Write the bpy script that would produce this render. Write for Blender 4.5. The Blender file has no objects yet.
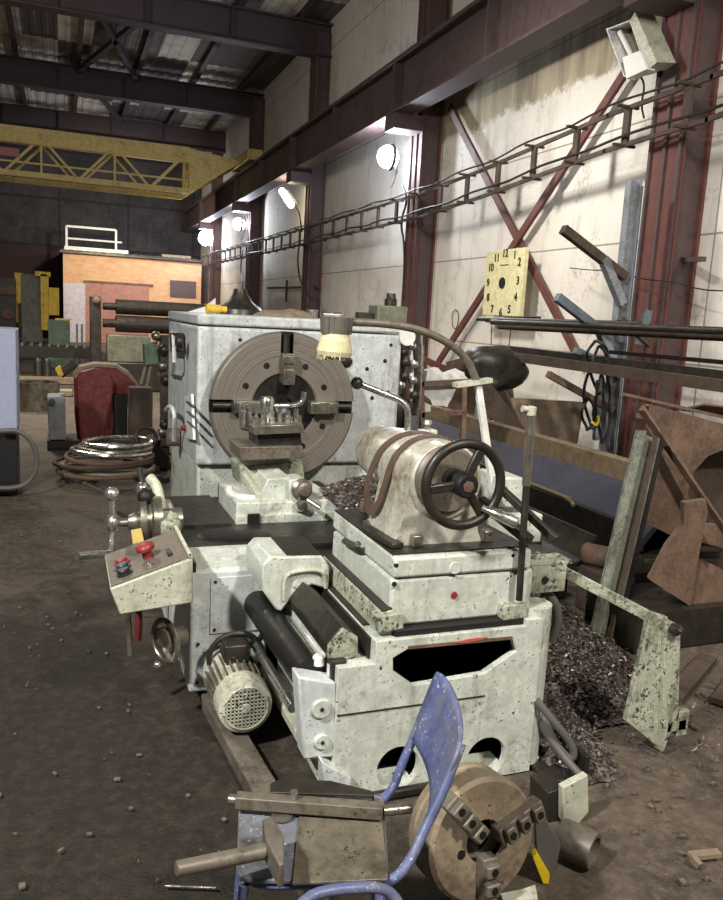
import bpy, bmesh, math, random
from mathutils import Vector, Matrix, noise
random.seed(7)
PI = math.pi
S = bpy.context.scene
COL = S.collection

# ------------------------------------------------------------------ camera, world, lights, exposure
CAM_Z, FPX = 1.75, 790.0
yaw, pitch, roll = 0.3677, 0.1662, 0.0534
cy, sy, cp, sp, cr, sr = math.cos(yaw), math.sin(yaw), math.cos(pitch), math.sin(pitch), math.cos(roll), math.sin(roll)
FW = Vector((sy*cp, cy*cp, -sp)); RT0 = Vector((cy, -sy, 0)); UP0 = RT0.cross(FW)
RT = RT0*cr + UP0*sr; UP = UP0*cr - RT0*sr
CP = Vector((0, 0, CAM_Z))
cd = bpy.data.cameras.new('camera'); cam = bpy.data.objects.new('camera', cd); COL.objects.link(cam)
m = Matrix((RT, UP, -FW)).transposed().to_4x4(); m.translation = CP
cam.matrix_world = m
cd.sensor_fit = 'VERTICAL'; cd.sensor_height = 24; cd.lens = FPX/900*24; cd.clip_start = 0.05; cd.clip_end = 200
S.camera = cam

w = bpy.data.worlds.new('world'); S.world = w; w.use_nodes = True
w.node_tree.nodes['Background'].inputs[0].default_value = (0.75, 0.82, 1.0, 1)
w.node_tree.nodes['Background'].inputs[1].default_value = 0.05

def area(name, loc, aim, size, watts, col, spread=130):
    l = bpy.data.lights.new(name, 'AREA'); l.shape = 'DISK'; l.size = size; l.energy = watts; l.color = col; l.spread = math.radians(spread)
    o = bpy.data.objects.new(name, l); COL.objects.link(o); o.location = loc
    o.rotation_euler = (Vector(aim)-Vector(loc)).to_track_quat('-Z', 'Y').to_euler()
    return o
WARM = (1.0, 0.93, 0.83)
area('hall_lamp_left', (-3.2, 0.4, 5.2), (1.0, 4.0, 0.8), 0.35, 300, (1.0, 0.97, 0.91), 130)
area('fill_behind', (2.6, -3.0, 6.5), (2.2, 4.0, 0.6), 0.6, 300, WARM, 130)  # unseen fill added on the camera side for the lathe's front faces
area('fill_wall', (2.8, 9.0, 5.3), (6.4, 10.0, 2.2), 0.6, 125, (1.0, 0.95, 0.88), 120)  # unseen fill added to brighten the right wall, kept below the runway beam
area('fill_near_wall', (3.0, 3.2, 5.4), (6.0, 5.2, 1.8), 0.5, 90, (1.0, 0.94, 0.85), 120)  # added fill with no fitting, brightens the near stretch of right wall
area('fill_far', (2.0, 31.0, 5.2), (2.6, 37.6, 2.2), 0.6, 430, (1.0, 0.86, 0.66), 150)  # unseen fill added behind the crane to brighten the brick cabin
area('fill_middle', (-1.0, 14.0, 6.4), (0.3, 15.0, 0.0), 0.6, 420, (1.0, 0.90, 0.76), 120)  # added fill without a fitting, lifts the middle of the hall
hl = bpy.data.lights.new('fill_high', 'POINT'); hl.energy = 420; hl.color = (1.0, 0.93, 0.82); hl.shadow_soft_size = 0.3  # unseen point light added to brighten the roof and crane
ho = bpy.data.objects.new('fill_high', hl); COL.objects.link(ho); ho.location = (-2.0, 15.5, 6.4)
S.view_settings.view_transform = 'Standard'; S.view_settings.look = 'None'
S.view_settings.exposure = 0.0; S.view_settings.gamma = 1; S.view_settings.use_curve_mapping = False

# ------------------------------------------------------------------ helpers
def A(px, py, X=None, Y=None, Z=None):
    d = RT*((px-361.5)/FPX) - UP*((py-450)/FPX) + FW
    t = X/d.x if X is not None else (Y/d.y if Y is not None else (Z-CAM_Z)/d.z)
    return CP + d*t

def lin(c):
    return tuple(((v/255)/12.92 if v/255 <= 0.04045 else ((v/255+0.055)/1.055)**2.4) for v in c) + (1,)

class NT:
    def __init__(s, name):
        s.m = bpy.data.materials.new(name); s.m.use_nodes = True; s.t = s.m.node_tree; s.n = s.t.nodes
        s.b = s.n['Principled BSDF']; tc = s.n.new('ShaderNodeTexCoord'); s.co = tc.outputs['Object']
    def link(s, a, b): s.t.links.new(a, b)
    def noise(s, scale, detail=4, rough=0.6, vec=None, dist=0):
        n = s.n.new('ShaderNodeTexNoise'); n.inputs['Scale'].default_value = scale; n.inputs['Detail'].default_value = detail
        n.inputs['Roughness'].default_value = rough; n.inputs['Distortion'].default_value = dist
        s.link(vec or s.co, n.inputs['Vector']); return n.outputs['Fac']
    def ramp(s, fac, lo, hi, a=0.0, b=1.0):
        r = s.n.new('ShaderNodeMapRange'); r.interpolation_type = 'SMOOTHSTEP'
        for k, v in zip(('From Min', 'From Max', 'To Min', 'To Max'), (lo, hi, a, b)): r.inputs[k].default_value = v
        s.link(fac, r.inputs['Value']); return r.outputs[0]
    def mix(s, fac, a, b, kind='MIX'):
        x = s.n.new('ShaderNodeMix'); x.data_type = 'RGBA'; x.blend_type = kind
        for sock, v in ((x.inputs[0], fac), (x.inputs[6], a), (x.inputs[7], b)):
            if hasattr(v, 'default_value'): s.link(v, sock)
            else: sock.default_value = v
        return x.outputs[2]
    def math(s, op, a, b=0.0):
        x = s.n.new('ShaderNodeMath'); x.operation = op
        for sock, v in ((x.inputs[0], a), (x.inputs[1], b)):
            if hasattr(v, 'default_value'): s.link(v, sock)
            else: sock.default_value = v
        return x.outputs[0]
    def scaled(s, x, y, z):
        mp = s.n.new('ShaderNodeMapping'); mp.inputs['Scale'].default_value = (x, y, z); s.link(s.co, mp.inputs[0]); return mp.outputs[0]
    def sep(s):
        x = s.n.new('ShaderNodeSeparateXYZ'); s.link(s.co, x.inputs[0]); return x.outputs
    def comb(s, a, b, c=0.0):
        x = s.n.new('ShaderNodeCombineXYZ')
        for i, v in enumerate((a, b, c)):
            if hasattr(v, 'default_value'): s.link(v, x.inputs[i])
            else: x.inputs[i].default_value = v
        return x.outputs[0]
    def bump(s, h, strength=0.3, dist=0.01):
        x = s.n.new('ShaderNodeBump'); x.inputs['Strength'].default_value = strength; x.inputs['Distance'].default_value = dist
        s.link(h, x.inputs['Height']); s.link(x.outputs[0], s.b.inputs['Normal'])
    def done(s, col, rough=0.6, metal=0.0):
        for k, v in (('Base Color', col), ('Roughness', rough), ('Metallic', metal)):
            if hasattr(v, 'default_value'): s.link(v, s.b.inputs[k])
            else: s.b.inputs[k].default_value = v
        return s.m

def worn(name, col, dirt=(52, 44, 34), amt=0.3, rough=0.5, metal=0.0, scale=1.0, chips=0.35, chip_col=(40, 36, 32), bump=0.25, streak=0.3):
    """paint or metal with soft grime patches and small chips"""
    s = NT(name)
    big = s.noise(3.2*scale, 6, 0.7, dist=0.4); mid = s.noise(14*scale, 5, 0.7); fine = s.noise(46*scale, 4, 0.65)
    c0 = lin(col); c1 = tuple(min(1, v*1.15) for v in c0[:3])+(1,); c2 = tuple(v*0.80 for v in c0[:3])+(1,)
    c = s.mix(s.ramp(mid, 0.3, 0.7), c2, c1)
    g = s.math('MULTIPLY', s.ramp(s.math('ADD', s.math('MULTIPLY', big, 0.65), s.math('MULTIPLY', fine, 0.35)), 0.62-amt*0.42, 0.80-amt*0.3), 0.85)
    c = s.mix(g, c, lin(dirt))
    sk = s.noise(1.0, 5, 0.7, vec=s.scaled(9*scale, 9*scale, 1.1*scale))
    c = s.mix(s.ramp(sk, 0.52, 0.72, 0, streak), c, lin(dirt))
    chn = s.noise(78*scale, 3, 0.6)
    ch = s.math('MULTIPLY', s.ramp(s.math('MAXIMUM', chn, s.math('SUBTRACT', fine, 0.015)), 0.70-chips*0.18, 0.74-chips*0.18), s.ramp(mid, 0.45, 0.6))
    c = s.mix(ch, c, lin(chip_col))
    s.bump(s.math('ADD', mid, s.math('MULTIPLY', ch, -0.6)), bump, 0.004)
    return s.done(c, s.ramp(mid, 0.2, 0.8, max(0.05, rough-0.12), min(1, rough+0.15)), metal)

def plain(name, col, rough=0.5, metal=0.0, vary=0.15, scale=20):
    s = NT(name); n = s.noise(scale); c0 = lin(col)
    c = s.mix(n, tuple(v*(1-vary) for v in c0[:3])+(1,), tuple(min(1, v*(1+vary)) for v in c0[:3])+(1,))
    return s.done(c, rough, metal)

def glow(name, col, strength):
    s = NT(name); s.b.inputs['Emission Color'].default_value = lin(col); s.b.inputs['Emission Strength'].default_value = strength
    return s.done(lin((250, 250, 250)), 0.5)

MT = {}
def mk(k, f, *a, **kw): MT[k] = f(k, *a, **kw)
mk('lathe_paint', worn, (198, 203, 192), (66, 57, 44), 0.27, 0.42, chips=0.48, streak=0.42)
mk('lathe_paint_clean', worn, (202, 208, 206), (84, 76, 62), 0.22, 0.4, chips=0.4, streak=0.4)
mk('headstock_paint', worn, (190, 195, 194), (80, 72, 60), 0.22, 0.45, chips=0.42, streak=0.5)
mk('cream_paint', worn, (190, 191, 172), (88, 78, 58), 0.34, 0.45, chips=0.55)
mk('green_grime', worn, (182, 186, 166), (56, 50, 36), 0.5, 0.5, chips=0.85, streak=0.6)
mk('barrel', worn, (204, 201, 186), (124, 106, 72), 0.36, 0.3, 0.25, chips=0.3)
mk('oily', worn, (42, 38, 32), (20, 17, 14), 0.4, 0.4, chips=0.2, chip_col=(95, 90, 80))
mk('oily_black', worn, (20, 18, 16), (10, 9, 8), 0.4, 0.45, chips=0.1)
mk('dark_steel', worn, (72, 68, 62), (35, 30, 25), 0.4, 0.4, 0.6, chips=0.3)
mk('steel', worn, (150, 145, 132), (75, 66, 54), 0.35, 0.32, 0.8, chips=0.3)
mk('bright_steel', worn, (205, 203, 196), (120, 110, 95), 0.22, 0.22, 0.9, chips=0.2)
mk('grey_iron', worn, (122, 114, 102), (65, 55, 44), 0.4, 0.5, 0.3, chips=0.3)
mk('brown_iron', worn, (150, 136, 114), (84, 70, 54), 0.45, 0.55, 0.2, chips=0.3)
mk('rust', worn, (116, 92, 76), (62, 50, 42), 0.5, 0.8, chips=0.3, chip_col=(150, 122, 104))
mk('rust_dark', worn, (78, 64, 54), (44, 34, 28), 0.5, 0.8, chips=0.3)
mk('maroon', worn, (98, 58, 52), (66, 40, 36), 0.3, 0.65, chips=0.1, scale=0.5)
mk('maroon_dark', worn, (82, 66, 66), (52, 40, 40), 0.3, 0.65, chips=0.1, scale=0.5)
mk('rafter', worn, (62, 50, 55), (40, 34, 38), 0.3, 0.7, chips=0.1, scale=0.5)
mk('crane_yellow', worn, (206, 184, 118), (116, 100, 68), 0.3, 0.6, chips=0.2)
mk('machine_yellow', worn, (226, 190, 60), (80, 68, 34), 0.3, 0.5, chips=0.3)
mk('machine_green', worn, (92, 114, 92), (48, 52, 42), 0.4, 0.5, chips=0.3)
mk('olive', worn, (112, 114, 96), (62, 60, 50), 0.4, 0.55, chips=0.3)
mk('red_paint', worn, (112, 48, 44), (64, 36, 32), 0.25, 0.4, chips=0.3, chip_col=(170, 140, 130))
mk('blue_paint', worn, (84, 96, 140), (118, 118, 128), 0.5, 0.42, chips=0.45, chip_col=(190, 188, 190))
mk('seat_paint', worn, (122, 126, 136), (78, 72, 64), 0.45, 0.45, 0.2, chips=0.4, chip_col=(200, 196, 186))
mk('blue_grey_steel', worn, (140, 145, 152), (90, 88, 84), 0.35, 0.5, 0.2, chips=0.4)
mk('blue_steel', worn, (98, 110, 124), (76, 72, 68), 0.4, 0.5, 0.1, chips=0.4)
mk('slate', worn, (54, 53, 66), (34, 31, 34), 0.35, 0.5, chips=0.3)
mk('timber', worn, (116, 100, 76), (66, 54, 42), 0.35, 0.8, chips=0.2)
mk('board', worn, (138, 122, 102), (82, 70, 58), 0.3, 0.85, chips=0.15)
mk('rubber', plain, (38, 36, 34), 0.55)
mk('hose_grey', plain, (92, 90, 86), 0.5)
mk('worn_channel', worn, (132, 136, 122), (70, 64, 52), 0.45, 0.5, 0.1, chips=0.5, streak=0.6)
mk('seat_plate', worn, (132, 124, 108), (74, 66, 54), 0.45, 0.4, 0.4, chips=0.4)
mk('leather', worn, (92, 74, 62), (56, 42, 34), 0.35, 0.6, chips=0.2)
mk('bristle', worn, (206, 200, 162), (150, 136, 96), 0.2, 0.9, chips=0.3, scale=3)
mk('ferrule', worn, (96, 92, 84), (50, 46, 42), 0.35, 0.6, scale=2)
mk('clock_yellow', worn, (206, 200, 156), (176, 168, 122), 0.25, 0.5, chips=0.1)
mk('black', plain, (14, 13, 12), 0.6)
mk('black_plastic', plain, (34, 33, 34), 0.4)
mk('red_plastic', plain, (138, 48, 46), 0.4)
mk('red_stain', plain, (176, 92, 76), 0.6)
mk('blue_plastic', plain, (40, 62, 76), 0.4)
mk('white_plastic', plain, (222, 222, 216), 0.45)
mk('paper_yellow', plain, (216, 192, 112), 0.8)
mk('white_dusty', worn, (220, 220, 216), (170, 165, 155), 0.3, 0.7, chips=0.1)
mk('grey_sheet', plain, (168, 176, 200), 0.4)
mk('yellow_plastic', plain, (226, 196, 30), 0.4)
mk('bolt', plain, (98, 92, 82), 0.4, 0.7)
mk('cable', plain, (26, 25, 25), 0.6)
mk('lamp_glow', glow, (225, 235, 255), 120)
mk('tube_glow', glow, (255, 235, 205), 25)
mk('plaster', worn, (186, 182, 192), (150, 145, 145), 0.3, 0.9, chips=0.1)

class MB:
    """collects shapes in world coordinates, then links them as ONE mesh object"""
    def __init__(s): s.bm = bmesh.new()
    def quad8(s, P):
        v = [s.bm.verts.new(p) for p in P]
        for f in ((0, 3, 2, 1), (4, 5, 6, 7), (0, 1, 5, 4), (1, 2, 6, 5), (2, 3, 7, 6), (3, 0, 4, 7)):
            s.bm.faces.new([v[i] for i in f])
        return s
    def box(s, a, b):
        x0, y0, z0 = [min(a[i], b[i]) for i in range(3)]; x1, y1, z1 = [max(a[i], b[i]) for i in range(3)]
        return s.quad8([Vector(p) for p in ((x0, y0, z0), (x1, y0, z0), (x1, y1, z0), (x0, y1, z0), (x0, y0, z1), (x1, y0, z1), (x1, y1, z1), (x0, y1, z1))])
    def obox(s, c, size, M3):
        c = Vector(c); h = Vector(size)*0.5
        return s.quad8([c + M3 @ Vector((x*h.x, y*h.y, z*h.z)) for x, y, z in ((-1, -1, -1), (1, -1, -1), (1, 1, -1), (-1, 1, -1), (-1, -1, 1), (1, -1, 1), (1, 1, 1), (-1, 1, 1))])
    def beam(s, p0, p1, wd, ht, up=(0, 0, 1)):
        p0, p1 = Vector(p0), Vector(p1); y = (p1-p0).normalized(); u = Vector(up)
        x = y.cross(u)
        if x.length < 1e-4: x = y.cross(Vector((1, 0, 0)))
        x.normalize(); z = x.cross(y)
        return s.obox((p0+p1)/2, (wd, (p1-p0).length, ht), Matrix((x, y, z)).transposed())
    def ibeam(s, p0, p1, wd, ht, t=0.02, up=(0, 0, 1)):
        p0, p1 = Vector(p0), Vector(p1); y = (p1-p0).normalized(); x = y.cross(Vector(up)).normalized(); z = x.cross(y)
        for k in (-1, 1):
            o = z*(k*(ht/2-t/2)); s.beam(p0+o, p1+o, wd, t, up)
        s.beam(p0, p1, t*0.8, ht-2*t, up); return s
    def channel(s, p0, p1, wd, ht, t=0.01, up=(0, 0, 1)):
        p0, p1 = Vector(p0), Vector(p1); y = (p1-p0).normalized(); x = y.cross(Vector(up)).normalized(); z = x.cross(y)
        s.beam(p0, p1, wd, t, up)
        for k in (-1, 1):
            o = x*(k*(wd/2-t/2)) + z*(ht/2); s.beam(p0+o, p1+o, t, ht, up)
        return s
    def angle(s, p0, p1, a, t=0.008, up=(0, 0, 1)):
        p0, p1 = Vector(p0), Vector(p1); y = (p1-p0).normalized(); x = y.cross(Vector(up)).normalized(); z = x.cross(y)
        s.beam(p0, p1, a, t, up); o = x*(a/2-t/2)+z*(a/2); s.beam(p0+o, p1+o, t, a, up); return s
    def prism(s, poly, vec):
        v0 = [s.bm.verts.new(Vector(p)) for p in poly]; v1 = [s.bm.verts.new(Vector(p)+Vector(vec)) for p in poly]
        n = len(poly); s.bm.faces.new(v0); s.bm.faces.new(v1[::-1])
        for i in range(n): s.bm.faces.new((v0[i], v1[i], v1[(i+1) % n], v0[(i+1) % n]))
        return s
    def ring(s, c, x, y, r, n): return [s.bm.verts.new(c + x*(r*math.cos(2*PI*i/n)) + y*(r*math.sin(2*PI*i/n))) for i in range(n)]
    @staticmethod
    def frame(d):
        d = Vector(d).normalized(); x = d.orthogonal().normalized(); return x, d.cross(x), d
    def lathe(s, o, d, prof, n=32, cap=True):
        """prof: list of (distance along d, radius)"""
        o = Vector(o); x, y, d = s.frame(d); rs = [s.ring(o + d*t, x, y, max(r, 1e-5), n) for t, r in prof]
        for a, b in zip(rs, rs[1:]):
            for i in range(n): s.bm.faces.new((a[i], a[(i+1) % n], b[(i+1) % n], b[i]))
        if cap: s.bm.faces.new(rs[0][::-1]); s.bm.faces.new(rs[-1])
        return s
    def cyl(s, p0, p1, r, r1=None, n=16):
        p0, p1 = Vector(p0), Vector(p1)
        return s.lathe(p0, p1-p0, [(0, r), ((p1-p0).length, r if r1 is None else r1)], n)
    def pipe(s, p0, p1, ro, ri, n=24):
        p0, p1 = Vector(p0), Vector(p1); L = (p1-p0).length
        return s.lathe(p0, p1-p0, [(0, ri), (0, ro), (L, ro), (L, ri), (0, ri)], n, cap=False)
    def ball(s, c, r, sc=(1, 1, 1), n=14):
        mm = Matrix.Translation(Vector(c)) @ Matrix.Diagonal((*[r*k for k in sc], 1))
        bmesh.ops.create_uvsphere(s.bm, u_segments=n, v_segments=max(6, n//2+2), radius=1, matrix=mm); return s
    def tube(s, pts, r, n=10, smooth=0, closed=False):
        P = [Vector(p) for p in pts]
        for _ in range(smooth):
            Q = [] if closed else [P[0]]
            rng = range(len(P)) if closed else range(len(P)-1)
            for i in rng:
                a, b = P[i], P[(i+1) % len(P)]; Q += [a*0.75+b*0.25, a*0.25+b*0.75]
            if not closed: Q.append(P[-1])
            P = Q
        rs = []; px = None; N = len(P)
        for i, p in enumerate(P):
            a = P[i-1] if (i or closed) else P[0]; b = P[(i+1) % N] if (i < N-1 or closed) else P[-1]
            d = (b-a).normalized()
            if px is None: px = d.orthogonal().normalized()
            px = (px - d*px.dot(d)).normalized(); rs.append(s.ring(p, px, d.cross(px), r, n))
        pairs = list(zip(rs, rs[1:]))
        for a, b in pairs:
            for i in range(n): s.bm.faces.new((a[i], a[(i+1) % n], b[(i+1) % n], b[i]))
        if closed:
            a, b = rs[-1], rs[0]
            k = min(range(n), key=lambda j: (a[0].co-b[j].co).length)
            for i in range(n): s.bm.faces.new((a[i], a[(i+1) % n], b[(i+1+k) % n], b[(i+k) % n]))
        else: s.bm.faces.new(rs[0][::-1]); s.bm.faces.new(rs[-1])
        return s
    def torus(s, c, d, R, r, n=40, k=10):
        x, y, d = s.frame(d)
        return s.tube([Vector(c)+x*(R*math.cos(2*PI*i/n))+y*(R*math.sin(2*PI*i/n)) for i in range(n)], r, k, closed=True)
    def ribbon(s, pts, sides, t):
        """flat strap through pts, half-width vectors sides, thickness t along normal"""
        P = [Vector(p) for p in pts]; N = len(P); rows = []
        for i, p in enumerate(P):
            d = (P[min(i+1, N-1)]-P[max(i-1, 0)]).normalized(); sd = Vector(sides[i] if isinstance(sides, list) else sides)
            nn = d.cross(sd).normalized()*(t/2)
            rows.append([s.bm.verts.new(q) for q in (p-sd-nn, p+sd-nn, p+sd+nn, p-sd+nn)])
        for a, b in zip(rows, rows[1:]):
            for i in range(4): s.bm.faces.new((a[i], a[(i+1) % 4], b[(i+1) % 4], b[i]))
        s.bm.faces.new(rows[0][::-1]); s.bm.faces.new(rows[-1]); return s
    def build(s, name, mat, parent=None, bevel=0.0, smooth=True, seg=2):
        bmesh.ops.recalc_face_normals(s.bm, faces=s.bm.faces[:])
        if parent is not None: s.bm.transform(world(parent).inverted())
        me = bpy.data.meshes.new(name); s.bm.to_mesh(me); s.bm.free()
        me.materials.append(MT[mat] if isinstance(mat, str) else mat)
        o = bpy.data.objects.new(name, me); COL.objects.link(o)
        if parent is not None: o.parent = parent
        if smooth:
            for p in me.polygons: p.use_smooth = True
            me.set_sharp_from_angle(angle=math.radians(38))
        if bevel:
            b = o.modifiers.new('bevel', 'BEVEL'); b.width = bevel; b.segments = seg; b.limit_method = 'ANGLE'; b.angle_limit = math.radians(38); b.harden_normals = False
        return o
def world(o):
    M4 = o.matrix_basis.copy()
    while o.parent: o = o.parent; M4 = o.matrix_basis @ M4
    return M4
def thing(name, label, cat, loc, rz=0, group=None):
    o = bpy.data.objects.new(name, None); COL.objects.link(o); o.location = loc; o.rotation_euler = (0, 0, rz); o.empty_display_size = 0.1
    return tag(o, label, cat, group)
def tag(o, label, cat, group=None, kind=None):
    o['label'] = label; o['category'] = cat
    if group: o['group'] = group
    if kind: o['kind'] = kind
    return o
def struct(o): o['kind'] = 'structure'; return o
def cut(o, cutters, mat=None):
    """carve holes with boolean solids, apply, and remove the solids"""
    for c in cutters:
        c_ob = c.build('hole', mat or o.data.materials[0], None, smooth=False)
        md = o.modifiers.new('cut', 'BOOLEAN'); md.operation = 'DIFFERENCE'; md.solver = 'EXACT'; md.object = c_ob; md.material_mode = 'TRANSFER'
        c_ob.parent = o.parent
        if o.parent is not None: c_ob.matrix_basis = world(o.parent).inverted()
        bpy.context.view_layer.update()
        me = bpy.data.meshes.new_from_object(o.evaluated_get(bpy.context.evaluated_depsgraph_get()))
        o.modifiers.remove(md); old = o.data; o.data = me; bpy.data.meshes.remove(old)
        cm = c_ob.data; bpy.data.objects.remove(c_ob); bpy.data.meshes.remove(cm)
    for p in o.data.polygons: p.use_smooth = True
    o.data.set_sharp_from_angle(angle=math.radians(38)); return o
def copy_tree(o, parent=None):
    c = o.copy(); COL.objects.link(c)
    if parent is not None: c.parent = parent
    for ch in [q for q in bpy.data.objects if q.parent == o]: copy_tree(ch, c)
    return c
def single(mb, name, mat, label, cat, group=None, bevel=0.0, smooth=True, base=None):
    """a thing that is one mesh, its origin at its base"""
    vs = [v.co for v in mb.bm.verts]
    b = base or Vector(((min(v.x for v in vs)+max(v.x for v in vs))/2, (min(v.y for v in vs)+max(v.y for v in vs))/2, min(v.z for v in vs)))
    mb.bm.transform(Matrix.Translation(-Vector(b)))
    o = mb.build(name, mat, None, bevel, smooth); o.location = b
    return tag(o, label, cat, group)
V = Vector
XH, YH, ZH = V((1, 0, 0)), V((0, 1, 0)), V((0, 0, 1))

# ------------------------------------------------------------------ setting: floor, walls, ceiling
COLX, WALLX, CEIL, BACKY = 6.2, 6.6, 9.25, 41.0
def floor_mat():
    s = NT('workshop_floor'); x, y, z = s.sep()
    big = s.noise(0.55, 6, 0.65, dist=0.6); mid = s.noise(2.6, 7, 0.7, dist=0.5); fine = s.noise(22, 6, 0.75); grit = s.noise(90, 3, 0.7)
    c = s.mix(s.ramp(mid, 0.3, 0.72), lin((60, 51, 43)), lin((98, 86, 73)))
    c = s.mix(s.ramp(fine, 0.42, 0.75, 0, 0.6), c, lin((130, 116, 100)))
    # darker, slightly smoother noisy-edged blob on the operator's side of the lathe
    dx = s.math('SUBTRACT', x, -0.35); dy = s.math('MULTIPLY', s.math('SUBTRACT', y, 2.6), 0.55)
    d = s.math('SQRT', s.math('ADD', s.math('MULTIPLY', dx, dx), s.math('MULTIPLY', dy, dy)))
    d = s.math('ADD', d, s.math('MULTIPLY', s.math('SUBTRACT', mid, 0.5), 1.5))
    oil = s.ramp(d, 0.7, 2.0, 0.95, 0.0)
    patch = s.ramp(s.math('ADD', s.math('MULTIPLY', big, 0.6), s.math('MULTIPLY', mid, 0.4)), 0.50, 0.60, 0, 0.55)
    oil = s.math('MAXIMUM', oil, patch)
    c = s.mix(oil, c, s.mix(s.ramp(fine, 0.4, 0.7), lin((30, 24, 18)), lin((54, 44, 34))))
    c = s.mix(s.ramp(grit, 0.70, 0.76, 0, 0.75), c, lin((158, 145, 126)))
    c = s.mix(s.ramp(grit, 0.33, 0.28, 0, 0.7), c, lin((22, 18, 15)))
    s.bump(s.math('ADD', s.math('MULTIPLY', fine, 0.6), s.math('MULTIPLY', grit, 0.5)), 0.7, 0.02)
    return s.done(c, s.math('SUBTRACT', s.ramp(fine, 0.3, 0.7, 0.72, 0.95), s.math('MULTIPLY', oil, 0.12)))
bm = bmesh.new(); nx, ny = 60, 110
g = [[bm.verts.new((-10+i*17.0/nx, -6+(j*47.2/ny), 0.0)) for i in range(nx+1)] for j in range(ny+1)]
for r in g:
    for v in r: v.co.z = -0.012 + 0.012*noise.noise(v.co*0.9)
for j in range(ny):
    for i in range(nx): bm.faces.new((g[j][i], g[j][i+1], g[j+1][i+1], g[j+1][i]))
fm = MB(); fm.bm.free(); fm.bm = bm
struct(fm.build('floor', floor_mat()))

def wall_mat():
    s = NT('concrete_panels'); x, y, z = s.sep()
    big = s.noise(0.5, 6, 0.65); mid = s.noise(2.2, 6, 0.7, dist=0.5); fine = s.noise(18, 5, 0.7)
    streak = s.noise(1.0, 6, 0.7, vec=s.scaled(3.0, 3.0, 0.35))
    c = s.mix(s.ramp(big, 0.35, 0.65), lin((204, 198, 188)), lin((220, 215, 206)))
    c = s.mix(s.ramp(streak, 0.52, 0.72, 0, 0.5), c, lin((160, 150, 134)))
    c = s.mix(s.ramp(s.math('ADD', s.math('MULTIPLY', mid, .6), s.math('MULTIPLY', fine, .4)), 0.53, 0.64, 0, 0.5), c, lin((126, 119, 110)))
    # brown damp stain along the panel top under the runway beam
    zz = s.math('ADD', z, s.math('MULTIPLY', s.math('SUBTRACT', s.noise(1.4, 6, 0.75), 0.5), 0.7))
    damp = s.math('MULTIPLY', s.ramp(zz, 4.95, 5.08), s.ramp(z, 6.6, 5.9))
    damp = s.math('MULTIPLY', damp, s.ramp(y, 14.4, 14.2))
    c = s.mix(s.math('MULTIPLY', damp, 0.9), c, s.mix(s.ramp(streak, 0.35, 0.65), lin((116, 104, 80)), lin((168, 156, 128))))
    b = s.n.new('ShaderNodeTexBrick'); s.link(s.comb(y, z), b.inputs['Vector'])
    b.inputs['Scale'].default_value = 1; b.inputs['Brick Width'].default_value = 6.9; b.inputs['Row Height'].default_value = 1.42; b.inputs['Mortar Size'].default_value = 0.012
    b.offset = 0; b.inputs['Mortar Smooth'].default_value = 0.1
    c = s.mix(s.math('MULTIPLY', b.outputs['Fac'], 0.7), c, lin((96, 88, 78)))
    s.bump(s.math('SUBTRACT', s.math('MULTIPLY', fine, 0.4), s.math('MULTIPLY', b.outputs['Fac'], 1.0)), 0.4, 0.02)
    return s.done(c, 0.85)
def dark_wall_mat():
    s = NT('dark_wall'); x, y, z = s.sep(); mid = s.noise(0.7, 8, 0.75, dist=0.4); fine = s.noise(5, 6, 0.75)
    c = s.mix(s.ramp(mid, 0.35, 0.65), lin((34, 32, 36)), lin((62, 58, 60)))
    c = s.mix(s.ramp(fine, 0.5, 0.7, 0, 0.6), c, lin((78, 74, 76)))
    c = s.mix(s.ramp(z, 4.35, 4.3, 0, 0.9), c, lin((50, 30, 32)))
    b = s.n.new('ShaderNodeTexBrick'); s.link(s.comb(x, z), b.inputs['Vector']); b.offset = 0
    b.inputs['Scale'].default_value = 1; b.inputs['Brick Width'].default_value = 3.1; b.inputs['Row Height'].default_value = 2.15; b.inputs['Mortar Size'].default_value = 0.06
    c = s.mix(s.math('MULTIPLY', b.outputs['Fac'], 0.8), c, lin((26, 22, 26)))
    return s.done(c, 0.85)
def roof_mat():
    s = NT('roof_sheets'); x, y, z = s.sep()
    b = s.n.new('ShaderNodeTexBrick'); s.link(s.comb(y, x), b.inputs['Vector']); b.offset = 0.5
    for k, v in (('Scale', 1), ('Brick Width', 2.4), ('Row Height', 0.9), ('Mortar Size', 0.01), ('Bias', 0.0)): b.inputs[k].default_value = v
    b.inputs['Color1'].default_value = (0, 0, 0, 1); b.inputs['Color2'].default_value = (1, 1, 1, 1)
    cell = s.n.new('ShaderNodeTexWhiteNoise'); cell.noise_dimensions = '2D'
    fl = s.n.new('ShaderNodeVectorMath'); fl.operation = 'FLOOR'; s.link(s.comb(s.math('DIVIDE', x, 0.95), s.math('DIVIDE', y, 3.3)), fl.inputs[0]); s.link(fl.outputs[0], cell.inputs['Vector'])
    mid = s.noise(0.8, 6, 0.7)
    c = s.mix(s.ramp(cell.outputs['Value'], 0.4, 0.62), lin((84, 78, 76)), lin((206, 198, 184)))
    c = s.mix(s.ramp(mid, 0.4, 0.7, 0, 0.7), c, lin((52, 47, 46)))
    return s.done(c, 0.8)
WM = wall_mat()
struct(MB().box((WALLX, -6, 0), (WALLX+0.3, BACKY, CEIL)).build('wall_right', WM, smooth=False))
struct(MB().box((-10, BACKY, 0), (WALLX+0.3, BACKY+0.3, CEIL)).build('wall_back', dark_wall_mat(), smooth=False))
struct(MB().box((-10.3, -6, 0), (-10, BACKY+0.3, CEIL)).build('wall_left', dark_wall_mat(), smooth=False))
rf = MB()                                                   # corrugated sheets
prof = []; xx = -10.0; k = 0
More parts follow.
